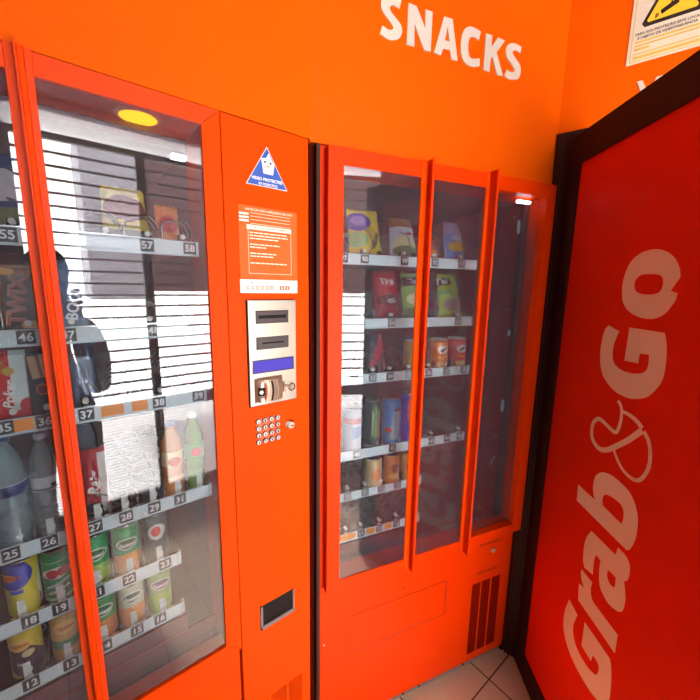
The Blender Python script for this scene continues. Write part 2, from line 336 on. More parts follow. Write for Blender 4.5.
while z < .65: mb.box(W0+.02, W1-.02, -FW-.06, -FW-.05, z, z+.0052, mat('shutter_white', (188, 186, 188), .5)); z += .0205
mb.obj('shutter', wn)
# outside: pavement and a concrete balcony slab over part of the opening
o = MB().box(-4, 4, -7, -FW-.14, -.1, -.02, mat('pale_pavement', (246, 246, 246), .8)).obj('pavement'); F1.place(o); tag(o, kind='structure')
cn = MB().box(-.27, .2, -4.4, -3.3, 1.36, 2.9, mat('grey_concrete', (170, 168, 176), .8)).box(.2, 2.4, -4.4, -3.28, 1.44, 2.9, mat('brick_brown', (104, 74, 72), .8)).obj('trim_1'); F1.place(cn); tag(cn, kind='structure')
# ceiling lamp
lp = empty('ceiling_light', label='round recessed ceiling light with a yellow glow, seen mirrored in the drinks machine glass', cat='light'); F1.place(lp, -.06, -1.72, CEIL)
MB().lathe([(.115, -.012), (.12, -.006), (.12, 0)], white_v).obj('trim_ring', lp)
MB().lathe([(.095, -.016), (.098, -.012)], emis('yellow_lamp_glow', (255, 205, 30), 16)).obj('diffuser', lp)

# ------------------------------------------------------------------ wall lettering and sign
t = empty('wall_lettering', label='white capital letters SNACKS on the orange wall above the snack machine', cat='lettering'); F2.place(t)
for nm, lp_ in (('letter_s', (S1,)), ('letter_n', (N1,)), ('letter_a', (A1, A1h)), ('letter_c', (C1,)), ('letter_k', (K1,)), ('letter_s', (S2,))):
    mb = MB(); thick(mb, shape_geo(*lp_), wall_v, -.003, 0); mb.obj(nm, t)
t = empty('wall_lettering', label='cut-off white letters on the side wall half hidden behind the open door', cat='lettering'); F4.place(t)
mb = MB(); thick(mb, text_geo('Vi', .085, .03, 0, 'LEFT'), wall_v, -.003, 0, lambda x, z: (.1965+x, z+2.072)); mb.obj('letters', t)
sg = empty('warning_sign', label='white and yellow video surveillance warning sign on the orange side wall', cat='sign'); F4.place(sg)
sgw = mat('sign_cream', (214, 200, 176), .5); sgy = mat('sign_yellow', (240, 188, 40), .5); sgb = mat('sign_black', (40, 26, 22), .5); sgt = mat('sign_tan', (206, 172, 70), .5)
MB().box(.1613, .339, -.003, 0, 2.157, 2.42, sgw).obj('board', sg)
mb = MB()
for x0, x1, z0, z1 in ((.168, .170, 2.164, 2.41), (.330, .332, 2.164, 2.41), (.168, .332, 2.162, 2.164)): mb.box(x0, x1, -.0035, -.003, z0, z1, sgt)
for k, z in enumerate((2.168, 2.180, 2.190, 2.2005, 2.209)): mb.box(.176, (.322, .322, .21, .322, .322)[k], -.0036, -.003, z, z+(.0075, .003, .0065, .004, .005)[k], sgt)
mb.obj('form_table', sg)
def rtri(cx, zb, w, h, r): return [(cx-w/2+r*.3, zb+r), (cx-w/2+r, zb), (cx+w/2-r, zb), (cx+w/2-r*.3, zb+r), (cx+r*.6, zb+h-r*.5), (cx-r*.6, zb+h-r*.5)]
MB().prism(rtri(.2515, 2.2465, .135, .135, .010), -.0040, -.003, sgb).obj('triangle_border', sg)
MB().prism(rtri(.2515, 2.2560, .110, .112, .005), -.0046, -.0039, sgy).obj('triangle_field', sg)
mb = MB(); mb.prism([(.225, 2.276), (.229, 2.265), (.264, 2.281), (.259, 2.293)], -.0052, -.0045, sgb); mb.box(.246, .249, -.0052, -.0045, 2.284, 2.305, sgb)
mb.flat(text_geo('p', .016, .03), sgb, lambda x, z: (x+.219, -.005, z+2.268)); mb.obj('camera_symbol', sg)
mb = MB()
mb.flat(text_geo('PARA SUA PROTEÇÃO ESTE LOCAL', .0088, .02), sgb, lambda x, z: (x+.2445, -.0036, z+2.2325)); mb.flat(text_geo('É OBJETO DE VIDEOVIGILÂNCIA', .0088, .02), sgb, lambda x, z: (x+.2445, -.0036, z+2.2215)); mb.obj('lettering', sg)

# ------------------------------------------------------------------ open door with the shop name
d = empty('door_1', kind='structure'); F3.place(d)
mb = MB(); DT = .04
mb.box(.03, .100, 0, DT, .004, 1.978, dark_br, .002); mb.box(.755, .855, 0, DT, .004, 1.978, dark_br)
mb.box(.100, .755, 0, DT, 1.888, 1.978, dark_br); mb.box(.100, .755, 0, DT, .004, .104, dark_br)
mb.box(.094, .100, -.004, 0, .1, 1.892, dark_br); mb.box(.1, .755, -.004, 0, 1.886, 1.892, dark_br); mb.box(.1, .755, -.004, 0, .1, .106, dark_br)
mb.obj('door_frame', d)
MB().box(.100, .755, .004, .03, .104, 1.888, door_red).obj('door_panel', d)
for nm, lp_ in (('letter_g', (LG1,)), ('letter_r', (LR,)), ('letter_a', (LA, LAh)), ('letter_b', (LB, LBh)), ('letter_g', (LG2,)), ('letter_o', (LO, LOh))):
    mb = MB(); thick(mb, shape_geo(*lp_), door_v, .0032, .004); mb.obj(nm, d)
mb = MB()
for P, a, b_ in ((AM1, .008, .015), (AM2, .008, .012), (AM3, .010, .008)): thick(mb, ribbon(P, a, b_), door_v, .0032, .004)
mb.obj('ampersand', d)
jb = MB(); jb.box(0, .085, -.014, 0, 0, 2.007, dark_br, .003); jb.box(.018, .024, -.018, -.014, 0, 1.99, dark_br)
o = jb.obj('trim_2'); F4.place(o); tag(o, kind='structure')
# ------------------------------------------------------------------ shelves shared by both machines
def coil_mesh(r, pitch, length):
    n = int(length/pitch*14); return MB().tube([(r*math.sin(2*PI*k/14), length*k/n, r*math.cos(2*PI*k/14)) for k in range(n+1)], .0021, wire_m, 5)
COILS = {}
def coil(r, pitch, parent, loc):
    k = (r, pitch)
    if k not in COILS: COILS[k] = coil_mesh(r, pitch, .40).obj('coil', parent); COILS[k].location = loc; return COILS[k]
    return copy_part(COILS[k], parent, loc)
PEG = []
def peg(parent, loc):
    if not PEG:
        o = MB().rod((0, -.004, 0), (0, .012, 0), .0055, peg_m, 10).box(-.008, .008, .010, .014, -.012, .006, black).obj('peg', parent); PEG.append(o); o.location = loc; return o
    return copy_part(PEG[0], parent, loc)
TAB = []
def tab(parent, loc):
    if not TAB:
        mb = MB().box(-.006, .006, 0, .004, -.012, .024, peg_m)
        for k in range(5): mb.box(-.006, .006, -.0012, 0, -.010+k*.007, -.008+k*.007, strip_m)
        o = mb.obj('front_tab', parent); TAB.append(o); o.location = loc; return o
    return copy_part(TAB[0], parent, loc)
def shelf(machine, x0, x1, zb, yf, cols, plates, r=.03, pitch=.035, tags=(), tabs=False, h=.03, depth=.48, hook=False):
    """tray with lipped price strip, one coil per column and number plates on the strip"""
    mb = MB(); mb.box(x0, x1, yf+.004, yf+depth, zb+.012, zb+.016, tray_m)
    cs = sorted(cols)
    for a, b_ in zip(cs, cs[1:]):
        x = (a+b_)/2; mb.box(x-.0008, x+.0008, yf+.02, yf+depth, zb+.016, zb+.045, tray_m); mb.rod((x, yf+.02, zb+.016), (x, yf+.02, zb+.058), .0013, chrome, 6)
    s = mb.obj('shelf', machine)
    mb = MB(); mb.box(x0, x1, yf, yf+.004, zb, zb+h, strip_m, .001); mb.box(x0, x1, yf-.001, yf+.006, zb+h, zb+h+.0015, chrome); mb.box(x0, x1, yf-.001, yf+.006, zb-.0015, zb, strip_m)
    for a, b_ in tags: mb.box(a, b_, yf-.0014, yf, zb+.004, zb+h-.003, orange_tag)
    mb.rod((x1, yf+.004, zb-.001), (x1, yf+.004, zb+h+.001), .006, strip_m, 10)
    if hook: mb.tube([(x1+.002, yf, zb+.006), (x1-.002, yf-.004, zb-.006), (x1-.014, yf-.004, zb-.010), (x1-.022, yf-.002, zb-.004)], .003, strip_m, 6)
    mb.obj('price_strip', s)
    for x, tx in plates:
        w = .026; q = MB(); q.box(x-w/2, x+w/2, yf-.0016, yf, zb+.003, zb+h-.002, plate_m)
        q.flat(text_geo(tx, .021, .02), digit_m, lambda a, b_: (x+a, yf-.0019, zb+h/2+b_)); q.obj('number_plate', s)
    for x in cols:
        coil(r, pitch, s, (x, yf+.03, zb+.017+r)); peg(s, (x+.004, yf+.012, zb+h+.010))
        if tabs: tab(s, (x+.001, yf+.010, zb+h+.004))
    return s

def pane(name, parent, x0, x1, z0, z1, y, streaks=()):
    mb = MB(); mb.box(x0, x1, y, y+.004, z0, z1, glass_m)
    return mb.obj(name, parent)

# ------------------------------------------------------------------ drinks machine (left)
m1 = empty('vending_machine', label='orange drinks and chocolate vending machine with coin panel, left of the snack machine', cat='vending machine'); F1.place(m1)
XL, XR = -1.165, -.004
mb = MB()
mb.box(XL, -1.10, .03, .66, .04, 1.858, mach_or); mb.box(-.259, -.240, .115, .66, .04, 1.858, cavity); mb.box(-.235, XR, .03, .64, .04, 1.857, mach_or)
mb.box(-1.10, -.24, .64, .66, .04, 1.858, cavity); mb.box(-1.10, -.24, .12, .64, 1.80, 1.858, cavity); mb.box(-1.10, -.24, .12, .64, .04, .56, cavity)
mb.box(-1.10, -1.095, .03, .64, .56, 1.8, cavity); mb.box(-.2395, -.2225, .03, .115, .04, .575, cavity)
mb.obj('cabinet', m1)
MB().box(XL, XR, .05, .62, 0, .04, grey_k).obj('plinth', m1)
# liner of the door opening, orange as the door
mb = MB(); mb.box(-1.10, -.259, .012, .115, 1.823, 1.856, rail_or); mb.box(-.259, -.2405, .012, .115, .575, 1.856, rail_or); mb.box(-1.10, -.259, .012, .045, .56, .575, rail_or)
mb.obj('door_liner', m1)
fr = MB()
fr.prism([(-1.13, 1.857), (-.2222, 1.857), (-.2588, 1.8232), (-1.093, 1.8232)], 0, .028, rail_or)
fr.prism([(-.2212, 1.8565), (-.2212, .5420), (-.2605, .5745), (-.2580, 1.8228)], 0, .028, mach_or)
fr.prism([(-1.13, .05), (-1.13, 1.8565), (-1.093, 1.8228), (-1.093, .05)], 0, .028, rail_or)
fr.box(-1.093, -.2275, 0, .028, .05, .5405, mach_or); fr.prism([(-1.093, .5405), (-1.093, .5740), (-.2612, .5740), (-.2225, .5408)], 0, .028, mach_or)
fr.obj('door_frame', m1)
hd = MB()
hd.box(-.547, -.5335, -.001, .012, .50, 1.8615, rail_or, .001); hd.box(-.5335, -.5310, -.022, .012, .50, 1.8625, rail_or)
hd.box(-.5310, -.5235, -.004, .012, .50, 1.8615, mach_or, .001); hd.box(-.5235, -.5130, -.001, .012, .50, 1.8615, rail_or, .001)
hd.obj('door_handle', m1)
pane('glass_pane', m1, -.513, -.258, .575, 1.8232, .006); pane('glass_pane', m1, -1.093, -.547, .575, 1.8232, .006)
# LED lamp at the top of the cabinet
MB().box(-.300, -.272, .066, .085, 1.768, 1.776, emis('led_light', (235, 245, 255), 5)).obj('lamp', m1)
# payment column
pp = MB(); pp.box(-.2193, XR, 0, .028, .06, 1.857, mach_or, .0015); pay = pp.obj('payment_panel', m1)
st = MB(); tri = [(-.1157, 1.813), (-.1680, 1.7262), (-.0645, 1.7262)]
st.prism(tri, -.0012, 0, white_v)
c_ = (sum(p[0] for p in tri)/3, sum(p[1] for p in tri)/3)
st.prism([((p[0]-c_[0])*.95+c_[0], (p[1]-c_[1])*.95+c_[1]) for p in tri], -.0018, -.0011, mat('sticker_blue', (44, 84, 168), .4))
st.prism([(-.1305, 1.7860), (-.118, 1.7885), (-.1115, 1.8), (-.1045, 1.785), (-.0975, 1.781), (-.1020, 1.7545), (-.1255, 1.7545)], -.0026, -.0017, white_v)
sb = mat('sticker_black', (30, 40, 60), .5)
for x, z in ((-.1215, 1.7795), (-.1080, 1.7785)): st.rod((x, -.0026, z), (x, -.0032, z), .0026, sb, 10)
st.rod((-.1145, -.0026, 1.771), (-.1145, -.003, 1.771), .0028, orange_tag, 10)
st.flat(text_geo('VIDEO PROTECTED', .0088, .03), digit_m, lambda x, z: (x-.1160, -.0021, z+1.7415)); st.flat(text_geo('BY ROBOTICS', .0075, .02), digit_m, lambda x, z: (x-.1145, -.0021, z+1.7315))
tag(st.obj('camera_warning_sticker', m1), 'blue triangular sticker with a white figure')
iw = mat('label_pale_print', (252, 214, 190), .5); lb = mat('label_orange', (238, 96, 40), .5, spec=.1)
st = MB(); st.box(-.188, -.039, -.0010, 0, 1.5165, 1.6800, lb); st.box(-.1895, -.0395, -.0012, 0, 1.4852, 1.5165, white_v)
st.flat(text_geo('ANTES DE USAR A MÁQUINA LEIA ISTO', .0068, .02), iw, lambda x, z: (x-.112, -.0014, z+1.672))
for k, z in enumerate((1.664, 1.6565, 1.649)):
    st.box(-.1865, -.1640, -.0014, -.001, z-.0045, z, white_v)
for z in (1.6655, 1.6585, 1.651, 1.6425): st.box(-.160, -.058, -.0014, -.001, z-.0010, z, iw)
st.box(-.1695, -.0555, -.0014, -.001, 1.6290, 1.6390, white_v)
st.flat(text_geo('INSTRUÇÕES DE FUNCIONAMENTO', .0062, .01), lb, lambda x, z: (x-.1125, -.0017, z+1.634))
for x0, x1, z0, z1 in ((-.167, -.166, 1.530, 1.629), (-.057, -.056, 1.530, 1.629), (-.167, -.056, 1.530, 1.531)): st.box(x0, x1, -.0013, -.001, z0, z1, iw)
rr = random.Random(3)
for z, w in ((1.621, .096), (1.6145, .098), (1.608, .072), (1.595, .076), (1.5885, .040), (1.575, .066), (1.5685, .058), (1.553, .094)):
    x = -.163
    while x < -.163+w: q = rr.uniform(.006, .016); st.box(x, min(x+q, -.163+w), -.0014, -.001, z, z+.0026, iw); x += q+.002
br_ = mat('label_brown_print', (176, 110, 84), .5)
st.flat(text_geo('MOEDAS ACEITES', .0055, .01), br_, lambda x, z: (x-.142, -.0015, z+1.5095)); st.flat(text_geo('NOTAS ACEITES', .0048, .01), br_, lambda x, z: (x-.078, -.0015, z+1.5095))
for k in range(6):
    x = -.1715+k*.0122; r = .0038+.0003*k; st.rod((x, -.0012, 1.4975), (x, -.0017, 1.4975), r, br_, 12); st.rod((x, -.0017, 1.4975), (x, -.0020, 1.4975), r*.55, white_v, 12)
for x in (-.0895, -.0745): st.box(x, x+.0125, -.0017, -.001, 1.4925, 1.5025, br_); st.box(x+.005, x+.0075, -.0020, -.0017, 1.495, 1.4995, white_v)
tag(st.obj('instruction_label', m1), 'pale orange instruction label with a white band of coins')
cp = MB(); cp.box(-.1780, -.0480, -.0055, 0, 1.2085, 1.4700, black); cp.box(-.1765, -.0485, -.0075, -.0050, 1.2100, 1.4690, metal, .0015)
cpo = cp.obj('coin_panel', m1)
for z0, z1, s0, s1 in ((1.4130, 1.4440, 1.425, 1.433), (1.3500, 1.3805, 1.3632, 1.3675)):
    q = MB(); q.box(-.1575, -.0700, -.0095, -.007, z0, z1, mat('slot_bezel_dark', (58, 48, 48), .4), .002); q.box(-.151+(.008 if z0 < 1.4 else 0), -.078-(.006 if z0 < 1.4 else 0), -.0100, -.0085, s0, s1, black); q.obj('card_slot', cpo)
q = MB(); q.box(-.1690, -.0565, -.0085, -.007, 1.2915, 1.3250, mat('bezel_navy', (40, 30, 90), .4)); q.box(-.1655, -.0605, -.0090, -.0080, 1.2950, 1.3215, emis('violet_display', (118, 100, 236), .85)); q.obj('display_screen', cpo)
q = MB(); n = 12
prof = [(-.0965+.0005, .0)]; 
q.box(-.1650, -.0905, -.0095, -.007, 1.2185, 1.2800, bronze, .002)
pts = [(-.1650+.0745*k/n, -.0095-.016*math.sin(PI*k/n)**.6) for k in range(n+1)]
v = [(x, y, z) for z in (1.2215, 1.2770) for x, y in pts]; q.add(v, [(i, i+1, i+n+2, i+n+1) for i in range(n)]+[tuple(range(n+1)), tuple(range(2*n+1, n, -1))], bronze, False)
for x, y_, z, w in ((-.1265, -.0262, 1.2490, .0022),):
    arc = [(x+.004*math.sin(PI*k/8)-.002, z-.024+.048*k/8) for k in range(9)]; q.tube([(a, y_, b_) for a, b_ in arc], .0024, black, 6)
q.tube([(x, -.0262, z) for x, z in [(-.1340+.003*math.sin(PI*k/8), 1.2225+.053*k/8) for k in range(9)]], .0012, metal, 6)
q.tube([(x, -.0255, z) for x, z in [(-.1140+.003*math.sin(PI*k/8), 1.2225+.053*k/8) for k in range(9)]], .0010, metal, 6)
q.box(-.1600, -.1440, -.0262, -.010, 1.2395, 1.2590, black); q.rod((-.1560, -.0275, 1.2490), (-.1560, -.024, 1.2490), .005, metal, 10)
q.box(-.1570, -.1490, -.0268, -.010, 1.2600, 1.2730, white_v); q.box(-.1570, -.1490, -.0268, -.010, 1.2225, 1.2330, white_v)
q.tube([(-.1440+.006*math.cos(a)-.004, -.0258, 1.2490+.020*math.sin(a)) for a in [PI*(-.5+k/8) for k in range(9)]], .0032, mat('coin_red', (176, 66, 40), .4), 6)
q.obj('coin_mechanism', cpo)
q = MB(); q.rod((-.088, -.012, 1.250), (-.074, -.018, 1.252), .0042, bronze, 10); q.rod((-.0705, -.007, 1.2485), (-.0705, -.022, 1.2485), .0105, chrome, 20); q.rod((-.0705, -.022, 1.2485), (-.0705, -.026, 1.2485), .0075, metal, 20, .004)
q.box(-.088, -.083, -.012, -.007, 1.236, 1.262, bronze); q.obj('return_lever', cpo)
kp = MB().box(-.1615, -.0975, -.0012, 0, 1.1085, 1.1745, mat('keypad_orange', (214, 78, 24), .4)).obj('keypad', m1)  # flat orange backing plate behind the keys
ks = mat('key_steel', (226, 220, 212), .25, metal=.5); KEY = None
for r_ in range(4):
    for c in range(4):
        loc = (-.1560+.0178*c, 0, 1.1675-.0183*r_)
        if KEY is None:
            KEY = MB().rod((0, -.0012, 0), (0, -.0032, 0), .0072, black, 16).rod((0, -.003, 0), (0, -.0058, 0), .0060, ks, 16, .0052).box(-.0012, .0012, -.0064, -.0058, -.0024, .0024, black).obj('key', kp); KEY.location = loc
        else: copy_part(KEY, kp, loc)
q = MB(); q.rod((-.068, 0, 1.1410), (-.068, -.006, 1.1410), .0125, chrome, 24); q.rod((-.068, -.006, 1.1410), (-.068, -.013, 1.1410), .0098, metal, 24, .009); q.box(-.070, -.061, -.0137, -.0125, 1.1385, 1.1410, black); q.obj('lock', m1)
q = MB(); q.box(-.1655, -.0620, -.0008, .0, .5640, .6340, black)
q.box(-.1665, -.0610, -.0060, 0, .5630, .5740, grey_k); q.box(-.1665, -.1600, -.0060, 0, .563, .6360, grey_k); q.box(-.0660, -.0610, -.004, 0, .563, .634, grey_k); q.obj('coin_return', m1)
q = MB()
for x0, x1 in ((-.195, -.148), (-.1370, -.0890), (-.0800, -.0345)):
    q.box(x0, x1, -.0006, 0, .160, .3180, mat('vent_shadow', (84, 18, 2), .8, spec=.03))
    z = .162
    while z < .317: q.box(x0, x1, -.0022, -.0004, z, z+.0030, mach_or); z += .0064
q.obj('vent', m1)
ORT = ((-.606, -.574),)
shelf(m1, -1.08, -.262, 1.566, .06, (-.64, -.571, -.50, -.435, -.362, -.292), ((-.642, '54'), (-.5745, '55'), (-.505, '56'), (-.362, '57'), (-.278, '58')), r=.032)
shelf(m1, -1.08, -.262, 1.388, .06, (-.63, -.568, -.505, -.44, -.37, -.30), ((-.640, '45'), (-.5685, '46'), (-.509, '47'), (-.362, '48'), (-.278, '49')), r=.030)
shelf(m1, -1.08, -.262, 1.226, .06, (-.605, -.5575, -.497, -.43, -.36, -.30), ((-.6150, '35'), (-.5585, '36'), (-.4945, '37'), (-.362, '38'), (-.278, '39')), r=.028, tags=ORT+((-.47, -.43), (-.415, -.385)))
shelf(m1, -1.08, -.262, .978, .06, (-.622, -.573, -.495, -.445, -.389, -.335, -.285), ((-.632, '25'), (-.576, '26'), (-.5015, '27'), (-.445, '28'), (-.389, '29'), (-.3335, '31')), r=.026, pitch=.06, tabs=True)
shelf(m1, -1.08, -.345, .824, .06, (-.632, -.572, -.508, -.447, -.386), ((-.6205, '18'), (-.5735, '19'), (-.5105, '21'), (-.4505, '22'), (-.3765, '23')), r=.028, pitch=.06, tabs=True)
shelf(m1, -1.08, -.345, .684, .06, (-.638, -.573, -.508, -.450, -.388), ((-.633, '12'), (-.569, '13'), (-.5085, '14'), (-.4455, '15'), (-.3965, '16')), r=.028, pitch=.06, tabs=True)
mb = MB(); mb.box(-1.08, -.262, .075, .60, .568, .572, tray_m); mb.box(-1.08, -.262, .075, .078, .572, .612, cavity); mb.box(-1.08, -.262, .074, .080, .612, .615, chrome); mb.box(-1.08, -.33, .085, .088, .6, .648, cavity); mb.box(-1.08, -.33, .084, .089, .648, .650, chrome)
mb.obj('delivery_tray', m1)

# ------------------------------------------------------------------ snack machine
m2 = empty('vending_machine', label='red-orange snack vending machine in the corner under the word SNACKS', cat='vending machine'); F2.place(m2)
mb = MB()
mb.box(-.797, -.770, .002, .66, .03, 1.850, snack_or); mb.box(-.020, .006, .002, .66, .03, 1.850, snack_or)
mb.box(-.770, -.020, .64, .66, .03, 1.85, cavity2); mb.box(-.770, -.020, .04, .64, 1.812, 1.850, snack_or); mb.box(-.770, -.020, .04, .64, .03, .60, cavity2)
mb.box(-.770, -.766, .04, .64, .6, 1.812, cavity2); mb.box(-.035, -.020, .04, .64, .6, 1.812, cavity2); mb.box(-.766, -.035, .04, .64, 1.806, 1.812, cavity2)
mb.box(-.770, -.020, .002, .04, .03, .60, snack_or)
mb.obj('cabinet', m2)
mb = MB(); mb.box(-.797, .006, .012, .62, 0, .03, grey_k)
for x in (-.47, -.40, -.19): mb.rod((x, .008, .015), (x, .012, .015), .005, black, 8)
mb.obj('plinth', m2)
mb = MB(); mb.box(-.797, .006, 0, .003, .032, .59, snack_or, .0015)
mb.obj('front_panel', m2)
mb = MB(); mb.box(-.812, -.8025, -.012, .10, .03, 1.848, gasket); mb.box(-.8025, -.7975, -.002, .05, .03, 1.848, snack_or); mb.obj('side_gasket', m2)
mb = MB(); Y0, Y1 = -.030, .0
A, B = (-.787, .589), (.007, 1.843); a_, b_2 = (-.746, .624), (-.0325, 1.802)
mb.prism([(A[0], B[1]), (B[0], B[1]), (b_2[0], b_2[1]), (a_[0], b_2[1])], Y0, Y1, snack_or); mb.prism([(A[0], A[1]), (a_[0], a_[1]), (b_2[0], a_[1]), (B[0], A[1])], Y0, Y1, snack_or)
e = .0007
mb.prism([(A[0], A[1]+e), (A[0], B[1]-e), (a_[0]-e, b_2[1]-e/2), (a_[0]-e, a_[1]+e/2)], Y0, Y1, snack_or); mb.prism([(B[0], A[1]+e), (b_2[0]+e, a_[1]+e/2), (b_2[0]+e, b_2[1]-e/2), (B[0], B[1]-e)], Y0, Y1, snack_or)
# return of the frame behind the glass
mb.box(-.770, -.746, 0, .03, .60, 1.812, snack_or); mb.box(-.0325, -.020, 0, .035, .60, 1.812, snack_or); mb.box(-.746, -.0325, 0, .075, 1.802, 1.810, snack_or); mb.box(-.746, -.0325, 0, .035, .60, .624, snack_or)
mb.obj('door_frame', m2)
for xa, xf, p, g in ((-.5185, -.4972, .027, 0), (-.2890, -.2766, .034, 1)):
    q = MB(); q.box(xa, xf, Y0-.0015, Y0+.004, .582, 1.847, mach_or, .001); q.box(xf, xf+.0016, Y0-p, .0, .583, 1.847, snack_or); q.box(xf-.006, xf+.0016, Y0-p-.0015, Y0-p, .583, 1.847, snack_or); q.obj('door_handle', m2)
pane('glass_pane', m2, -.746, -.517, .624, 1.802, -.027); pane('glass_pane', m2, -.4965, -.2885, .624, 1.802, -.027); pane('glass_pane', m2, -.276, -.0325, .624, 1.802, -.004)
MB().box(-.115, -.062, .006, .018, 1.786, 1.793, emis('led_light_cold', (235, 245, 255), 14)).obj('lamp', m2)
q = MB()
for z0, z1 in ((1.70, 1.745), (1.335, 1.355), (1.04, 1.085)): q.box(-.0395, -.035, .065, .075, z0, z1, strip_m)
for z in (1.76, 1.43, .93): q.rod((-.042, .09, z), (-.035, .09, z), .004, metal, 8)
q.tube([(-.040, .10, .80), (-.044, .09, .83), (-.042, .08, .85)], .003, metal, 6)
q.box(-.040, -.035, .10, .60, .955, .965, cavity2); q.box(-.046, -.035, .04, .046, .63, 1.79, mat('seal_grey', (120, 70, 60), .4))
q.obj('side_fittings', m2)
z0, z1 = .3075, .4475
q = MB(); dk = mat('panel_gap_dark', (110, 18, 4), .6)
q.box(-.6955, -.3095, -.0012, 0, z0-.0022, z1+.0006, dk); q.box(-.6948, -.3128, -.0020, -.0010, z0+.001, z1, snack_or, .0006); q.obj('delivery_flap', m2)  # dark backing paints the gap shadow, widest at the flap's bottom and right
q = MB(); vs = mat('vent_dark_red', (128, 20, 2), .7, spec=.05)
for x0, x1 in ((-.1840, -.1440), (-.1360, -.0950), (-.0860, -.0440)):
    q.box(x0, x1, -.0006, 0, .0680, .3850, vs); z = .070
    while z < .383: q.box(x0, x1, -.0016, -.0006, z, z+.0022, vs); z += .0052
q.obj('vent', m2)
q = MB(); q.rod((-.1011, 0, .5150), (-.1011, -.006, .5150), .0100, chrome, 20); q.rod((-.1011, -.006, .5150), (-.1011, -.011, .5150), .008, metal, 20); q.box(-.1018, -.1004, -.0115, -.0108, .510, .520, black); q.obj('lock', m2)
MB().rod((-.4947, 0, .480), (-.4947, -.002, .480), .0035, dk, 10).obj('screw', m2); MB().rod((-.784, 0, .376), (-.784, -.002, .376), .003, metal, 10).obj('screw', m2)
q = MB(); q.flat(text_geo('PORTA DE SERVIÇO', .0125, .03), dk, lambda x, z: (x-.108, -.0004, z+.5455)); q.obj('lock_print', m2)
q = MB(); q.flat(text_geo('VENTILAÇÃO', .0165, .03), dk, lambda x, z: (x-.115, -.0004, z+.4250)); q.obj('vent_print', m2)
YF = .08
shelf(m2, -.755, -.178, 1.571, YF, (-.632, -.495, -.379, -.271), ((-.7, '97'), (-.6325, '98'), (-.4945, '99'), (-.379, '92'), (-.271, '93')), r=.045, pitch=.05, depth=.46, hook=True)
shelf(m2, -.755, -.180, 1.378, YF, (-.64, -.533, -.43, -.27), ((-.6405, '53'), (-.533, '54'), (-.27, '56'), (-.198, '57')), r=.045, pitch=.05, depth=.46)
shelf(m2, -.755, -.182, 1.203, YF, (-.66, -.5955, -.532, -.4595, -.38, -.306, -.231), ((-.66, '32'), (-.5955, '33'), (-.532, '34'), (-.4595, '35'), (-.381, '36'), (-.306, '37'), (-.231, '38')), r=.034, depth=.46, hook=True)
shelf(m2, -.755, -.180, .950, YF, (-.645, -.575, -.5125, -.4355, -.352, -.228), ((-.645, '40'), (-.5125, '41'), (-.4355, '42'), (-.3525, '43'), (-.285, '44'), (-.228, '45')), r=.032, pitch=.06, depth=.46, h=.031)
shelf(m2, -.755, -.392, .808, YF, (-.6765, -.6125, -.55, -.4865, -.425), ((-.6765, '20'), (-.6125, '21'), (-.55, '22'), (-.4865, '23')), r=.028, depth=.46, h=.028)
shelf(m2, -.755, -.392, .658, YF, (-.68, -.624, -.553, -.4845, -.425), ((-.624, '11'), (-.553, '12'), (-.4845, '13')), r=.028, depth=.46, h=.029, tags=((-.73, -.645), (-.604, -.572), (-.534, -.505)))
q = MB(); q.box(-.755, -.05, .085, .60, .602, .606, tray_m); q.box(-.755, -.05, .085, .088, .606, .618, cavity2); q.box(-.755, -.05, .084, .089, .618, .620, chrome); q.box(-.755, -.41, .088, .091, .606, .642, cavity2); q.box(-.755, -.41, .087, .092, .642, .6435, chrome)
q.box(-.39, -.06, .30, .31, .62, .90, cavity2); q.box(-.36, -.185, .12, .126, .886, .889, chrome)
q.obj('delivery_tray', m2)
for x in (-.178, -.392): pass
q = MB(); q.box(-.182, -.179, YF+.002, YF+.006, .66, 1.79, wire_m); q.obj('shelf_post', m2)
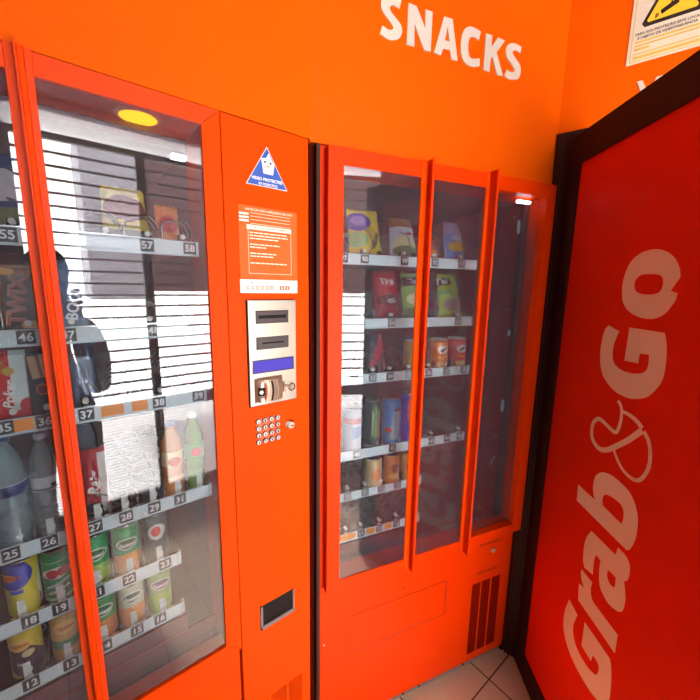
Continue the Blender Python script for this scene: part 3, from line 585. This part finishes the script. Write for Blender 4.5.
# ------------------------------------------------------------------ goods (each one its own thing)
def put_text(mb, body, size, mt, surf, cx, cz, bold=.03, shear=0., ang=0.):
    ca, sa = math.cos(ang), math.sin(ang)
    def fn(x, z):
        X, Z = cx+x*ca-z*sa, cz+x*sa+z*ca
        return (X, surf(X, Z)-.0007, Z)
    g = text_geo(body, size, bold, shear); mb.flat(g, mt, fn)
PR = {}
def pm(rgb):
    k = 'print_%d_%d_%d' % rgb
    return mat(k, rgb, .45)
def bag(name, label, cat, F, x, y, z, w, h, T, body, lean=.2, top=1., texts=(), rz=0., group=None, seed=1, dots=False):
    rg = random.Random(seed); nx, nz = 14, 18
    ph = [rg.uniform(0, 6.3) for _ in range(6)]
    def half(t): return w/2*(1+(top-1)*t)*(1-.05*math.sin(PI*t))
    def yy(u_, t, s):
        base = T/2*(max(0, 1-abs(u_)**2.4))**.6*(math.sin(PI*min(1, max(0, (t-.03)/.94))))**.5 if .03 < t < .97 else 0
        wr = .0034*(math.sin(9*u_+ph[0]+6*t)*math.sin(11*t+ph[1])+.7*math.sin(17*t+ph[2]+5*u_)+.5*math.sin(23*u_+ph[3]))*(base/(T/2)+.15)
        return s*(base+wr)
    V = []; Fc = []
    for s in (-1, 1):
        o_ = len(V)
        for j in range(nz+1):
            t = j/nz; hw = half(t)
            for i in range(nx+1):
                u_ = -1+2*i/nx; zz = h*t+(.0025*((i % 2)*2-1) if j in (0, nz) else 0)
                V.append((u_*hw, yy(u_, t, s)-.0004*(s < 0)*0, zz+(.004 if j == 0 else 0)))
        for j in range(nz):
            for i in range(nx):
                a = o_+j*(nx+1)+i; Fc.append((a, a+1, a+nx+2, a+nx+1) if s < 0 else (a, a+nx+1, a+nx+2, a+1))
    root = empty(name, label=label, cat=cat, group=group); F.place(root, x, y, z); root.rotation_euler = (-lean, 0, F.rz+rz)
    MB().add(V, Fc, body, True).obj('wrapper', root)
    def surf(X, Z):
        t = min(1, max(0, Z/h)); hw = half(t) or 1; return yy(max(-1, min(1, X/hw)), t, -1)-.0006
    if texts:
        q = MB()
        for tx in texts: put_text(q, tx[0], tx[1], pm(tx[2]), surf, tx[3], tx[4], tx[5] if len(tx) > 5 else .03, tx[6] if len(tx) > 6 else 0, tx[7] if len(tx) > 7 else 0)
        q.obj('print', root)
    if dots:
        q = MB()
        for k in range(13): q.rod((-half(k/13)*.98, -.004, .012+k*(h-.02)/13), (-half(k/13)*.98, -.0055, .012+k*(h-.02)/13), .0017, white_v, 6)
        q.obj('seam_dots', root)
    return root
def curved(mb, body, size, mt, r, cz, off=0., bold=.03, ang=0.):
    ca, sa = math.cos(ang), math.sin(ang)
    def fn(x, z):
        X, Z = x*ca-z*sa+off, x*sa+z*ca; a = X/r; return ((r+.0006)*math.sin(a), -(r+.0006)*math.cos(a), cz+Z)
    mb.flat(text_geo(body, size, bold), mt, fn)
def can(name, label, F, x, y, z, r, h, body, texts=(), slim=False, group=None, cat='drink can', lid=None, rz=0.):
    root = empty(name, label=label, cat=cat, group=group); F.place(root, x, y, z); root.rotation_euler = (0, 0, F.rz+rz)
    b_ = h*.045
    MB().lathe([(r*.72, 0), (r*.80, .0008), (r*.97, b_), (r, b_*1.6), (r, h-b_*2.6), (r*.97, h-b_*2), (r*.84, h-b_*.7)], body, n=32).obj('body', root)
    MB().lathe([(r*.84, h-b_*.7), (r*.88, h-b_*.4), (r*.88, h), (r*.82, h), (r*.80, h-.003), (.001, h-.003)], lid or chrome, n=32).obj('lid', root)
    if texts:
        q = MB()
        for t in texts: curved(q, t[0], t[1], pm(t[2]), r, t[3], t[4] if len(t) > 4 else 0, .04, t[5] if len(t) > 5 else 0)
        q.obj('print', root)
    return root
def pet(name, rgb, mix=.45):
    m = bpy.data.materials.new(name); m.use_nodes = True; nt = m.node_tree; nt.nodes.clear(); N = nt.nodes.new; L = nt.links.new
    o = N('ShaderNodeOutputMaterial'); t = N('ShaderNodeBsdfTransparent'); g = N('ShaderNodeBsdfGlossy'); d = N('ShaderNodeBsdfDiffuse'); f = N('ShaderNodeLayerWeight'); a = N('ShaderNodeMixShader'); b_ = N('ShaderNodeMixShader')
    t.inputs[0].default_value = lin(rgb); g.inputs['Roughness'].default_value = .12; d.inputs[0].default_value = lin(rgb); f.inputs[0].default_value = .35
    a.inputs[0].default_value = mix; L(t.outputs[0], a.inputs[1]); L(d.outputs[0], a.inputs[2]); L(f.outputs['Facing'], b_.inputs[0]); L(a.outputs[0], b_.inputs[1]); L(g.outputs[0], b_.inputs[2]); L(b_.outputs[0], o.inputs[0])
    return m
def bottle(name, label, F, x, y, z, r, h, body, label_m, cap_rgb, texts=(), group=None, ribs=6, lz=(.42, .62), cat='drink bottle', liquid=None):
    root = empty(name, label=label, cat=cat, group=group); F.place(root, x, y, z)
    P = [(r*.70, 0), (r*.86, .002), (r, h*.04)]
    for k in range(ribs): zz = h*(.06+.30*k/max(1, ribs)); P += [(r, zz), (r*.93, zz+h*.015), (r, zz+h*.03)]
    P += [(r, h*.40), (r*.95, h*lz[0]), (r*.95, h*lz[1]), (r, h*(lz[1]+.02)), (r*.92, h*.74), (r*.66, h*.84), (r*.42, h*.905), (r*.38, h*.925), (r*.50, h*.93), (r*.50, h*.937), (r*.38, h*.94), (r*.38, h*.955)]
    MB().lathe(P, body, n=28).obj('body', root)
    if liquid: MB().lathe([(r*.66, .003), (r*.9, h*.05), (r*.9, h*.7), (r*.5, h*.82)], liquid, n=20).obj('drink', root)
    MB().lathe([(r*.955, h*lz[0]), (r*.965, h*lz[0]+.0005), (r*.965, h*lz[1]-.0005), (r*.955, h*lz[1])], label_m, n=28).obj('label_band', root)
    MB().lathe([(r*.42, h*.945), (r*.44, h*.95), (r*.44, h*.992), (r*.40, h)], pm(cap_rgb), n=16).obj('cap', root)
    if texts:
        q = MB()
        for t in texts: curved(q, t[0], t[1], pm(t[2]), r*.97, t[3], t[4] if len(t) > 4 else 0)
        q.obj('print', root)
    return root
def carton(name, label, cat, F, x, y, z, w, h, t, body, texts=(), lean=.1, rz=0., group=None):
    root = empty(name, label=label, cat=cat, group=group); F.place(root, x, y, z); root.rotation_euler = (-lean, 0, F.rz+rz)
    q = MB(); q.box(-w/2, w/2, -t/2, t/2, .006, h-.006, body, .003)
    for z0, z1 in ((0, .006), (h-.006, h)): q.box(-w/2+.001, w/2-.001, -.0012, .0012, z0, z1, body)
    q.obj('wrapper', root)
    q = MB()
    for tx in texts: put_text(q, tx[0], tx[1], pm(tx[2]), lambda a, b_: -t/2-.0002, tx[3], tx[4], tx[5] if len(tx) > 5 else .03, tx[6] if len(tx) > 6 else 0, tx[7] if len(tx) > 7 else 0)
    if texts: q.obj('print', root)
    return root
WH = (240, 238, 232)
# ---- drinks machine, top shelf
bag('chip_bag', 'blue and white snack bag at the left end of the drinks machine top shelf', 'snack bag', F1, -.580, .12, 1.583, .09, .15, .03, paint('bag_blue_white', (60, 84, 140), [('e', 0, .09, .035, .03, (220, 226, 232)), ('r', 0, .03, .05, .02, (120, 130, 80))]), .12, .95, (), seed=2)
bag('chip_bag', 'dark olive and yellow snack bag behind the number 57 plate', 'snack bag', F1, -.385, .13, 1.583, .10, .13, .03, paint('bag_olive', (214, 190, 80), [('e', 0, .08, .04, .03, (120, 40, 40)), ('r', 0, .02, .06, .012, (100, 110, 60))]), .25, .8, (), seed=3)
bag('chip_bag', 'small orange snack bag behind the number 58 plate', 'snack bag', F1, -.302, .13, 1.583, .055, .10, .025, paint('bag_orange_small', (232, 130, 50), [('e', 0, .055, .02, .02, (190, 50, 40))]), .2, .9, (), seed=4)
# ---- second shelf
carton('chocolate_bar', 'gold and dark brown chocolate bar pack reading TWIX above plate 46', 'chocolate bar', F1, -.573, .085, 1.405, .047, .128, .022, paint('twix_wrap', (150, 100, 44), [('r', .0, .060, .020, .048, (52, 34, 30)), ('e', -.012, .115, .010, .006, (228, 170, 80)), ('e', .012, .018, .012, .008, (214, 160, 80))], .3), (('TWIX', .034, (216, 170, 150), -.001, .062, .05, 0, 1.45), ('TWIX', .034, (170, 40, 50), .000, .061, .02, 0, 1.45)), .12)
carton('chocolate_bar', 'dark blue chocolate bar pack reading BOUNTY behind plate 47', 'chocolate bar', F1, -.494, .085, 1.405, .052, .150, .022, paint('bounty_wrap', (38, 62, 96), [('e', .0, .10, .02, .04, (40, 96, 140)), ('r', .024, .07, .006, .09, (26, 28, 40)), ('e', 0, .02, .02, .01, (90, 120, 150))], .3), (('BOUNTY', .026, (226, 232, 240), .004, .075, .03, 0, 1.40),), .22)
carton('chocolate_bar', 'black and green wrapped bar at the far left edge beside the TWIX pack', 'chocolate bar', F1, -.634, .085, 1.405, .044, .12, .02, paint('green_black_wrap', (30, 34, 30), [('e', .01, .04, .02, .02, (70, 150, 60))], .3), (), .12)
# ---- third shelf
carton('biscuit_pack', 'red and white biscuit pack reading Poker above the orange price tag', 'biscuit pack', F1, -.603, .085, 1.243, .056, .134, .024, paint('poker_wrap', (196, 34, 36), [('r', .016, .085, .012, .062, (206, 220, 220)), ('e', -.018, .108, .016, .022, (170, 100, 40)), ('e', .002, .096, .008, .008, (190, 160, 60)), ('e', .024, .03, .012, .014, (196, 34, 36))], .35), (('Poker', .021, WH, .000, .052, .03, .3, 1.45),), .10)
carton('wafer_pack', 'dark chocolate wafer pack with a pale wafer picture above plate 36', 'biscuit pack', F1, -.5575, .083, 1.243, .040, .130, .020, paint('wafer_wrap', (52, 38, 42), [('r', -.002, .100, .012, .022, (206, 176, 130), .12), ('r', .000, .100, .0025, .022, (150, 90, 60), .12), ('e', .002, .056, .011, .011, (200, 110, 70)), ('e', .002, .056, .008, .008, (120, 40, 36))], .35), (), .10)
bag('snack_bar', 'grey-blue foil snack bag above plate 37', 'snack bag', F1, -.494, .10, 1.243, .052, .150, .03, paint('grey_foil', (88, 100, 124), [('e', .006, .08, .012, .05, (150, 164, 184)), ('r', 0, .12, .03, .012, (54, 62, 84))], .25, .3), .08, 1., (), seed=6)
# ---- bottle shelf
clear = pet('clear_pet_plastic', (214, 226, 230), .30); bluep = pet('blue_pet_plastic', (176, 206, 214), .42)
bottle('water_bottle', 'large ribbed pale blue water bottle with a dark blue cap above plate 25', F1, -.626, .098, .995, .031, .225, bluep, paint('blue_water_label', (40, 62, 120), [('r', 0, .135, .05, .006, (190, 214, 224))]), (30, 50, 120), (), ribs=9, lz=(.48, .58))
bottle('water_bottle', 'clear water bottle with a grey-white label above plate 26', F1, -.571, .096, .995, .0245, .215, clear, paint('white_water_label', (206, 216, 218), [('r', .0, .104, .04, .002, (90, 96, 100)), ('r', .012, .110, .004, .004, (30, 30, 34))]), (210, 214, 230), (), ribs=4, lz=(.46, .60))
bottle('water_bottle', 'grey ribbed bottle standing behind the red bag reading Raiz', F1, -.500, .175, .995, .026, .225, pet('smoky_pet_plastic', (120, 132, 148), .6), paint('grey_label', (120, 130, 148), []), (60, 66, 86), (), ribs=11, lz=(.40, .41))
bag('biscuit_bag', 'red bag with white lettering beside the handle on the bottle shelf', 'snack bag', F1, -.490, .105, .995, .050, .150, .03, paint('red_raiz', (190, 44, 50), [('r', .014, .06, .008, .08, (230, 220, 214)), ('e', -.01, .02, .015, .012, (60, 30, 40))]), .1, .95, (('Raiz', .030, WH, -.002, .075, .04, .2, 1.45),), seed=8)
bottle('juice_bottle', 'orange juice bottle above plate 31', F1, -.337, .096, .995, .025, .185, pet('orange_pet', (236, 150, 60), .8), paint('orange_label', (240, 206, 140), [('e', 0, .09, .014, .012, (226, 96, 40))]), (60, 120, 160), (), ribs=3)
bottle('juice_bottle', 'green soft drink bottle at the right end of the bottle shelf', F1, -.286, .096, .995, .0235, .195, pet('green_pet', (120, 176, 60), .8), paint('green_label', (90, 160, 50), [('e', 0, .10, .012, .012, (214, 60, 50))]), (236, 236, 230), (), ribs=3)
# ---- lower can shelves
def cy(name, base, shapes): return paint(name, base, shapes, .3, .15)
can('drink_can', 'yellow and blue iced tea can above plate 18', F1, -.6265, .097, .841, .0265, .122, cy('lip_yellow', (214, 200, 40), [('e', -.012, .095, .030, .030, (40, 60, 170)), ('e', -.018, .092, .012, .008, (230, 150, 40)), ('r', -.008, .060, .010, .004, (60, 90, 190)), ('e', .03, .05, .008, .05, (230, 226, 190))]), (('Lipton', .012, (200, 40, 40), .092, -.014),))
can('drink_can', 'green soft drink can with red berries above plate 19', F1, -.572, .097, .841, .0250, .118, cy('guarana_green', (28, 128, 62), [('e', -.001, .070, .022, .013, (224, 224, 214)), ('e', -.008, .069, .010, .0105, (190, 36, 40)), ('e', .010, .071, .010, .0105, (190, 36, 40)), ('r', 0, .012, .03, .003, (150, 200, 150)), ('r', 0, .095, .03, .001, (150, 200, 150))]), (('ANTARCTICA', .007, WH, .045, 0, .25), ('GUARANÁ', .008, WH, .030, 0, .25)))
def b_can(nm, label, x, z, cA, cB, r=.0265, txt='Sumol', h=.122, tc=(60, 110, 60)):
    return can('drink_can', label, F1, x, .097, z, r, h, cy(nm, cA, [('r', 0, .0, .03, .045, cB), ('e', 0, .042, .03, .012, cB), ('e', 0, .078, .021, .014, (226, 228, 216)), ('e', 0, .078, .018, .0115, tc), ('e', .0, .112, .012, .006, (40, 150, 80))]), ((txt, .013, WH, .076),))
b_can('green_lemon_can', 'green and lime soft drink can just right of the door handle above plate 21', -.506, .841, (50, 168, 96), (170, 210, 100), r=.025)
b_can('orange_green_can', 'green and orange soft drink can above plate 22', -.447, .841, (70, 160, 100), (232, 150, 70))
can('drink_can', 'dark can with a red and white round badge above plate 23', F1, -.386, .097, .841, .0250, .122, cy('cola_dark', (64, 84, 84), [('e', 0, .080, .018, .020, (210, 214, 206)), ('e', -.002, .082, .010, .013, (196, 50, 44))]), ())
can('drink_can', 'yellow can with a dark purple swoosh above plate 12', F1, -.636, .097, .701, .0265, .112, cy('lip_dark', (206, 186, 60), [('e', -.004, .045, .028, .045, (70, 44, 66), .5), ('e', -.008, .082, .018, .013, (232, 190, 90)), ('e', .004, .060, .010, .008, (206, 200, 150))]), (('Lipton', .011, (190, 40, 40), .083, -.007), ('ice tea', .007, WH, .040, -.006)))
can('drink_can', 'golden and green iced tea can above plate 13', F1, -.571, .097, .701, .0265, .112, cy('lip_green', (206, 160, 80), [('r', 0, .040, .03, .010, (50, 130, 80)), ('e', 0, .080, .020, .016, (230, 190, 110))]), (('Lipton', .012, (200, 50, 40), .080),))
b_can('orange_row_can', 'orange soft drink can with a green top just right of the handle, lowest shelf', -.506, .701, (90, 160, 90), (226, 140, 80), txt='Sumol', h=.112)
b_can('orange_peach_can', 'pale orange soft drink can above plate 15 on the lowest shelf', -.448, .701, (196, 200, 170), (236, 160, 96), h=.112, tc=(90, 110, 90))
b_can('lime_can', 'lime green soft drink can at the right end of the lowest shelf', -.387, .701, (150, 186, 120), (160, 200, 70), r=.0255, h=.112, tc=(110, 90, 110))

# ---- snack machine
G = F2
bag('chip_bag', 'yellow chip bag with a purple emblem, top left of the snack machine', 'snack bag', G, -.600, .135, 1.588, .118, .165, .04, paint('bag_yellow', (226, 190, 48), [('e', -.022, .118, .040, .032, (84, 62, 160)), ('e', -.022, .122, .026, .018, (150, 120, 196)), ('e', -.030, .060, .035, .025, (150, 180, 120)), ('e', .030, .060, .010, .030, (120, 92, 40), -.4), ('e', .015, .085, .018, .02, (196, 160, 60))]), .28, .92, (), seed=11)
bag('chip_bag', 'white, green and gold chip bag above plate 99', 'snack bag', G, -.462, .135, 1.588, .108, .150, .045, paint('bag_white_green', (186, 198, 206), [('r', 0, .135, .06, .022, (150, 104, 60)), ('e', .004, .050, .048, .030, (206, 206, 150)), ('e', .004, .032, .048, .018, (84, 130, 84)), ('e', .036, .010, .02, .012, (226, 170, 40)), ('e', .02, .09, .014, .006, (170, 60, 60))]), .28, .80, (), seed=12, dots=True)
bag('chip_bag', 'brown snack bag half hidden by the first handle on the top shelf', 'snack bag', G, -.360, .135, 1.588, .085, .085, .03, paint('bag_brown', (176, 100, 64), [('e', .02, .03, .02, .015, (226, 140, 70))]), .3, .8, (), seed=13)
bag('chip_bag', 'pale blue chip bag with a yellow picture between the two handles, top shelf', 'snack bag', G, -.252, .135, 1.588, .092, .155, .045, paint('bag_blue', (96, 136, 202), [('r', 0, .130, .06, .025, (150, 150, 190)), ('e', .002, .058, .034, .018, (216, 180, 60)), ('e', .010, .090, .024, .012, (186, 208, 236)), ('r', -.01, .015, .035, .006, (64, 60, 120), .2)]), .28, .70, (), seed=14, dots=True)
bag('chip_bag', 'dark red chip bag above plate 54', 'snack bag', G, -.516, .135, 1.395, .098, .168, .04, paint('bag_red', (170, 30, 44), [('r', 0, .120, .036, .040, (196, 30, 48)), ('e', 0, .066, .040, .020, (110, 30, 44)), ('e', .012, .064, .016, .008, (210, 190, 190))]), .26, .95, (('Tini', .034, WH, -.002, .128, .03, .1),), seed=15, dots=False)
bag('chip_bag', 'green chip bag with a dark band left of the first handle, second shelf', 'snack bag', G, -.412, .135, 1.395, .092, .165, .04, paint('bag_green', (120, 160, 70), [('r', 0, .132, .05, .016, (50, 34, 40)), ('e', 0, .070, .030, .020, (206, 200, 150)), ('r', 0, .02, .05, .02, (90, 120, 50))]), .26, .85, (('Tini', .026, WH, .0, .132, .03, .1),), seed=16, dots=True)
bag('chip_bag', 'lime green chip bag between the two handles, second shelf', 'snack bag', G, -.258, .135, 1.395, .108, .165, .045, paint('bag_lime', (160, 186, 40), [('r', -.03, .135, .030, .014, (50, 60, 40)), ('e', .0, .050, .034, .024, (140, 120, 110)), ('e', .034, .050, .012, .02, (214, 150, 110)), ('e', -.02, .095, .028, .008, (96, 150, 70))]), .26, .74, (('Tini', .026, WH, -.030, .135, .03, .1),), seed=17, dots=True)
bag('nut_bag', 'slim dark bag with a red stripe hanging forward above plate 33', 'snack bag', G, -.552, .135, 1.220, .075, .130, .03, paint('bag_red_dark', (80, 60, 76), [('r', .008, .075, .012, .07, (196, 30, 50), -.45), ('e', .03, .03, .008, .02, (220, 120, 120))]), .25, .8, (), seed=18)
can('crisp_tin', 'yellow crisp tube just left of the first handle', G, -.412, .130, 1.220, .036, .105, cy('tube_yellow', (206, 170, 90), []), (), cat='crisp tube', lid=pm((220, 214, 206)))
def crisp(label, x, cA, nm):
    r = can('crisp_tin', label, G, x+.016, .130, 1.220, .036, .108, cy(nm, cA, [('e', 0, .072, .021, .015, (236, 232, 224)), ('r', .002, .072, .014, .0035, (34, 34, 40), .45), ('r', 0, .020, .02, .008, (236, 190, 110))]), (('Pringles', .011, (250, 200, 80), .045),), cat='crisp tube', lid=pm((226, 216, 210)))
    return r
crisp('orange crisp tube with a moustache emblem right of the first handle', -.328, (228, 120, 36), 'tube_orange')
crisp('red crisp tube with a moustache emblem at the end of the third shelf', -.245, (206, 40, 56), 'tube_red')
can('energy_can', 'silver-white can at the left frame of the snack machine', G, -.650, .115, .967, .031, .150, cy('can_white', (184, 190, 200), [('r', 0, .11, .04, .01, (190, 90, 90)), ('r', .01, .07, .02, .02, (120, 150, 190))]), ())
can('energy_can', 'black energy drink can with a green mark', G, -.575, .115, .967, .0275, .168, cy('can_black', (58, 62, 58), [('r', -.010, .09, .003, .045, (150, 170, 130)), ('r', .001, .095, .003, .055, (140, 190, 70)), ('r', .011, .09, .003, .045, (150, 170, 130)), ('r', 0, .01, .03, .006, (190, 190, 190))]), ())
can('energy_can', 'light blue energy drink can beside the black one', G, -.503, .115, .967, .0315, .172, cy('can_blue', (50, 130, 196), [('r', .004, .08, .016, .055, (150, 176, 196), -.15), ('e', -.020, .060, .010, .008, (206, 80, 60)), ('r', .01, .130, .014, .005, (110, 60, 70))]), ())
can('energy_can', 'purple and yellow energy drink can next to the first handle', G, -.436, .115, .967, .030, .180, cy('can_purple', (62, 54, 150), [('r', .004, .10, .006, .06, (206, 206, 70), -.1), ('r', -.012, .12, .004, .04, (200, 60, 80))]), ())
can('juice_can', 'faded yellow can on the fifth shelf of the snack machine', G, -.568, .112, .825, .030, .105, cy('can_peach', (206, 180, 120), [('e', 0, .05, .02, .02, (226, 140, 80))]), ())
can('juice_can', 'orange can on the fifth shelf of the snack machine', G, -.496, .112, .825, .0275, .105, cy('can_orange', (226, 140, 60), [('e', 0, .06, .014, .016, (160, 90, 60)), ('e', .0, .03, .02, .01, (240, 190, 90))]), ())
can('juice_can', 'amber can beside the first handle on the fifth shelf', G, -.428, .112, .825, .0265, .105, cy('can_amber', (196, 150, 60), [('e', 0, .05, .02, .02, (120, 60, 40))]), ())
# ------------------------------------------------------------------ the photographer, seen mirrored in the glass
def skin(name, parent, V, Ed, R, mt, sub=2, root=0):
    me = bpy.data.meshes.new(name); me.from_pydata(V, Ed, []); o = bpy.data.objects.new(name, me); COL.objects.link(o)
    o.modifiers.new('s', 'SKIN'); sv = me.skin_vertices[0].data
    for i, r in enumerate(R): sv[i].radius = r if isinstance(r, tuple) else (r, r)
    sv[root].use_root = True
    m_ = o.modifiers.new('d', 'SUBSURF'); m_.levels = sub; m_.render_levels = sub
    bpy.context.view_layer.update(); dg = bpy.context.evaluated_depsgraph_get()
    nm = bpy.data.meshes.new_from_object(o.evaluated_get(dg)); o.modifiers.clear(); o.data = nm; bpy.data.meshes.remove(me)
    nm.materials.clear(); nm.materials.append(mt); nm.polygons.foreach_set('use_smooth', [True]*len(nm.polygons)); nm.name = name
    o.parent = parent; return o
sk = mat('skin', (176, 122, 92), .55); cl = mat('dark_navy_jacket', (30, 32, 42), .8, noise=.1); tr_ = mat('dark_grey_trousers', (34, 34, 38), .8, noise=.1); hr = mat('dark_hair', (34, 24, 20), .6, bump=.4, scale=60)
ps = empty('person', label='person in dark clothes holding up a phone, mirrored in the left machine glass', cat='person'); F1.place(ps, -.585, -1.17, 0)
V = [(0, 0, .86), (0, 0, 1.00), (0, 0, 1.18), (0, -.01, 1.32), (.01, .0, 1.39), (.03, .03, 1.45), (.04, .04, 1.52), (.04, .035, 1.575)]
E_ = [(i, i+1) for i in range(7)]; R = [(.10, .13), .10, (.105, .135), .075, .050, .062, .082, .062]
def chain(a, pts, rs):
    for p, r in zip(pts, rs): V.append(p); E_.append((a, len(V)-1)); R.append(r); a = len(V)-1
    return a
wr = chain(3, [(.145, 0, 1.30), (.175, .06, 1.17), (.165, .15, 1.06), (.140, .24, 1.22), (.115, .290, 1.37)], [.050, .042, .036, .033, .023])
hR = chain(wr, [(.107, .305, 1.42)], [.026])
wl = chain(3, [(-.145, 0, 1.30), (-.185, .07, 1.17), (-.165, .15, 1.06), (-.075, .24, 1.20), (.035, .290, 1.36)], [.050, .042, .036, .033, .023])
hL = chain(wl, [(.050, .305, 1.41)], [.026])
for s in (-1, 1): chain(0, [(s*.085, 0, .80), (s*.095, .02, .46), (s*.10, -.01, .09), (s*.105, .10, .035)], [.082, .056, .040, .034])
skin('body', ps, V, E_, R, sk)
for nm, hx, hz, s in (('right', .107, 1.42, 1), ('left', .050, 1.41, -1)):
    for k in range(4):      # fingers curl round the phone edge
        z = hz-.012+.021*k; l = (.9, 1, .95, .8)[k]
        skin('finger', ps, [(hx, .306, z), (hx+s*.020*l, .322, z+.004), (hx+s*.026*l, .342, z+.006), (hx+s*.006*l, .350, z+.006)], [(0, 1), (1, 2), (2, 3)], [.0095, .0088, .008, .0068], sk, 1)
    skin('thumb', ps, [(hx, .302, hz-.005), (hx-s*.014, .306, hz+.022), (hx-s*.022, .318, hz+.040)], [(0, 1), (1, 2)], [.011, .0095, .0078], sk, 1)
for sx in (-1, 1):
    MB().rod((.04+sx*.030, .112, 1.528), (.04+sx*.030, .118, 1.528), .011, white_v, 12).rod((.04+sx*.030, .116, 1.528), (.04+sx*.030, .1195, 1.528), .005, black, 10).obj('eye', ps)
skin('nose', ps, [(.04, .108, 1.520), (.04, .128, 1.500)], [(0, 1)], [.008, .011], sk, 1)
MB().tube([(.04-.024+.006*k, .112+.006*math.sin(PI*k/8), 1.468) for k in range(9)], .004, mat('lips', (150, 84, 76), .5), 6).obj('mouth', ps)
skin('hair', ps, [(.04, -.005, 1.50), (.04, .0, 1.56), (.04, .035, 1.595), (.04, .075, 1.59)], [(0, 1), (1, 2), (2, 3)], [.078, .082, .076, .05], hr)
V = [(0, 0, .74), (0, 0, 1.00), (0, 0, 1.18), (0, -.01, 1.33)]; E_ = [(0, 1), (1, 2), (2, 3)]; R = [.13, .13, .13, .085]
for s in (-1, 1): chain(1, [(s*.075, 0, 1.00), (s*.080, 0, .76)], [.125, .125]); chain(2, [(s*.080, 0, 1.20)], [.115])
chain(3, [(.150, 0, 1.30), (.178, .06, 1.17), (.168, .15, 1.055), (.140, .235, 1.21), (.120, .280, 1.34)], [.066, .056, .050, .045, .036])
chain(3, [(-.150, 0, 1.30), (-.19, .07, 1.17), (-.17, .15, 1.055), (-.075, .235, 1.19), (.025, .280, 1.33)], [.066, .056, .050, .045, .036])
skin('jacket', ps, V, E_, R, cl)
V = [(0, 0, .90)]; E_ = []; R = [(.112, .145)]
for s in (-1, 1): chain(0, [(s*.088, 0, .80), (s*.097, .02, .46), (s*.10, -.01, .10)], [.096, .072, .058])
skin('trousers', ps, V, E_, R, tr_)
for s in (-1, 1): skin('shoe', ps, [(s*.10, -.04, .045), (s*.103, .04, .045), (s*.107, .13, .036), (s*.108, .19, .032)], [(0, 1), (1, 2), (2, 3)], [.042, .042, .038, .028], black)
ph = empty('smartphone', label='black smartphone held up in both hands by the mirrored person', cat='phone'); F1.place(ph, -.585+.0585, -1.17+.337, 1.452)
MB().box(-.036, .036, 0, .008, -.075, .055, black, .001).obj('phone_case', ph); MB().box(-.032, .032, -.0006, 0, -.070, .050, mat('screen_glass', (20, 22, 30), .1)).obj('screen', ph)
# ------------------------------------------------------------------ daylight, camera
w = bpy.data.worlds.new('sky'); bpy.context.scene.world = w; w.use_nodes = True
bg = w.node_tree.nodes['Background']; bg.inputs[0].default_value = (1.0, .98, .95, 1); bg.inputs[1].default_value = 18
sun = bpy.data.lights.new('sun', 'SUN'); sun.energy = 34; sun.angle = .14; so = bpy.data.objects.new('sun', sun); COL.objects.link(so)
dv = (F1.d*.2+F1.i*.66)+Vector((0, 0, -1)); so.rotation_euler = dv.to_track_quat('-Z', 'Y').to_euler()
cam = bpy.data.cameras.new('camera'); co = bpy.data.objects.new('camera', cam); COL.objects.link(co)
cam.sensor_width = 36; cam.lens = 359.2/700*36; cam.clip_start = .02
p, r = math.radians(9.763), math.radians(.894)
cp_, sp_, cr, sr = math.cos(p), math.sin(p), math.cos(r), math.sin(r)
bx_, by_, bz_ = Vector((1, 0, 0)), Vector((0, -sp_, -cp_)), Vector((0, cp_, -sp_))
X = bx_*cr-by_*sr; Y = bx_*sr+by_*cr; Z = bz_
m = Matrix((X, -Y, -Z)).transposed().to_4x4(); m.translation = (0, 0, 1.5); co.matrix_world = m
sc = bpy.context.scene; sc.camera = co
sc.view_settings.view_transform = 'Standard'; sc.view_settings.look = 'None'; sc.view_settings.gamma = 1; sc.view_settings.use_curve_mapping = False
sc.view_settings.exposure = 0.0
sc.cycles.use_denoising = True; sc.cycles.max_bounces = 14; sc.cycles.transparent_max_bounces = 16; sc.cycles.sample_clamp_indirect = 10
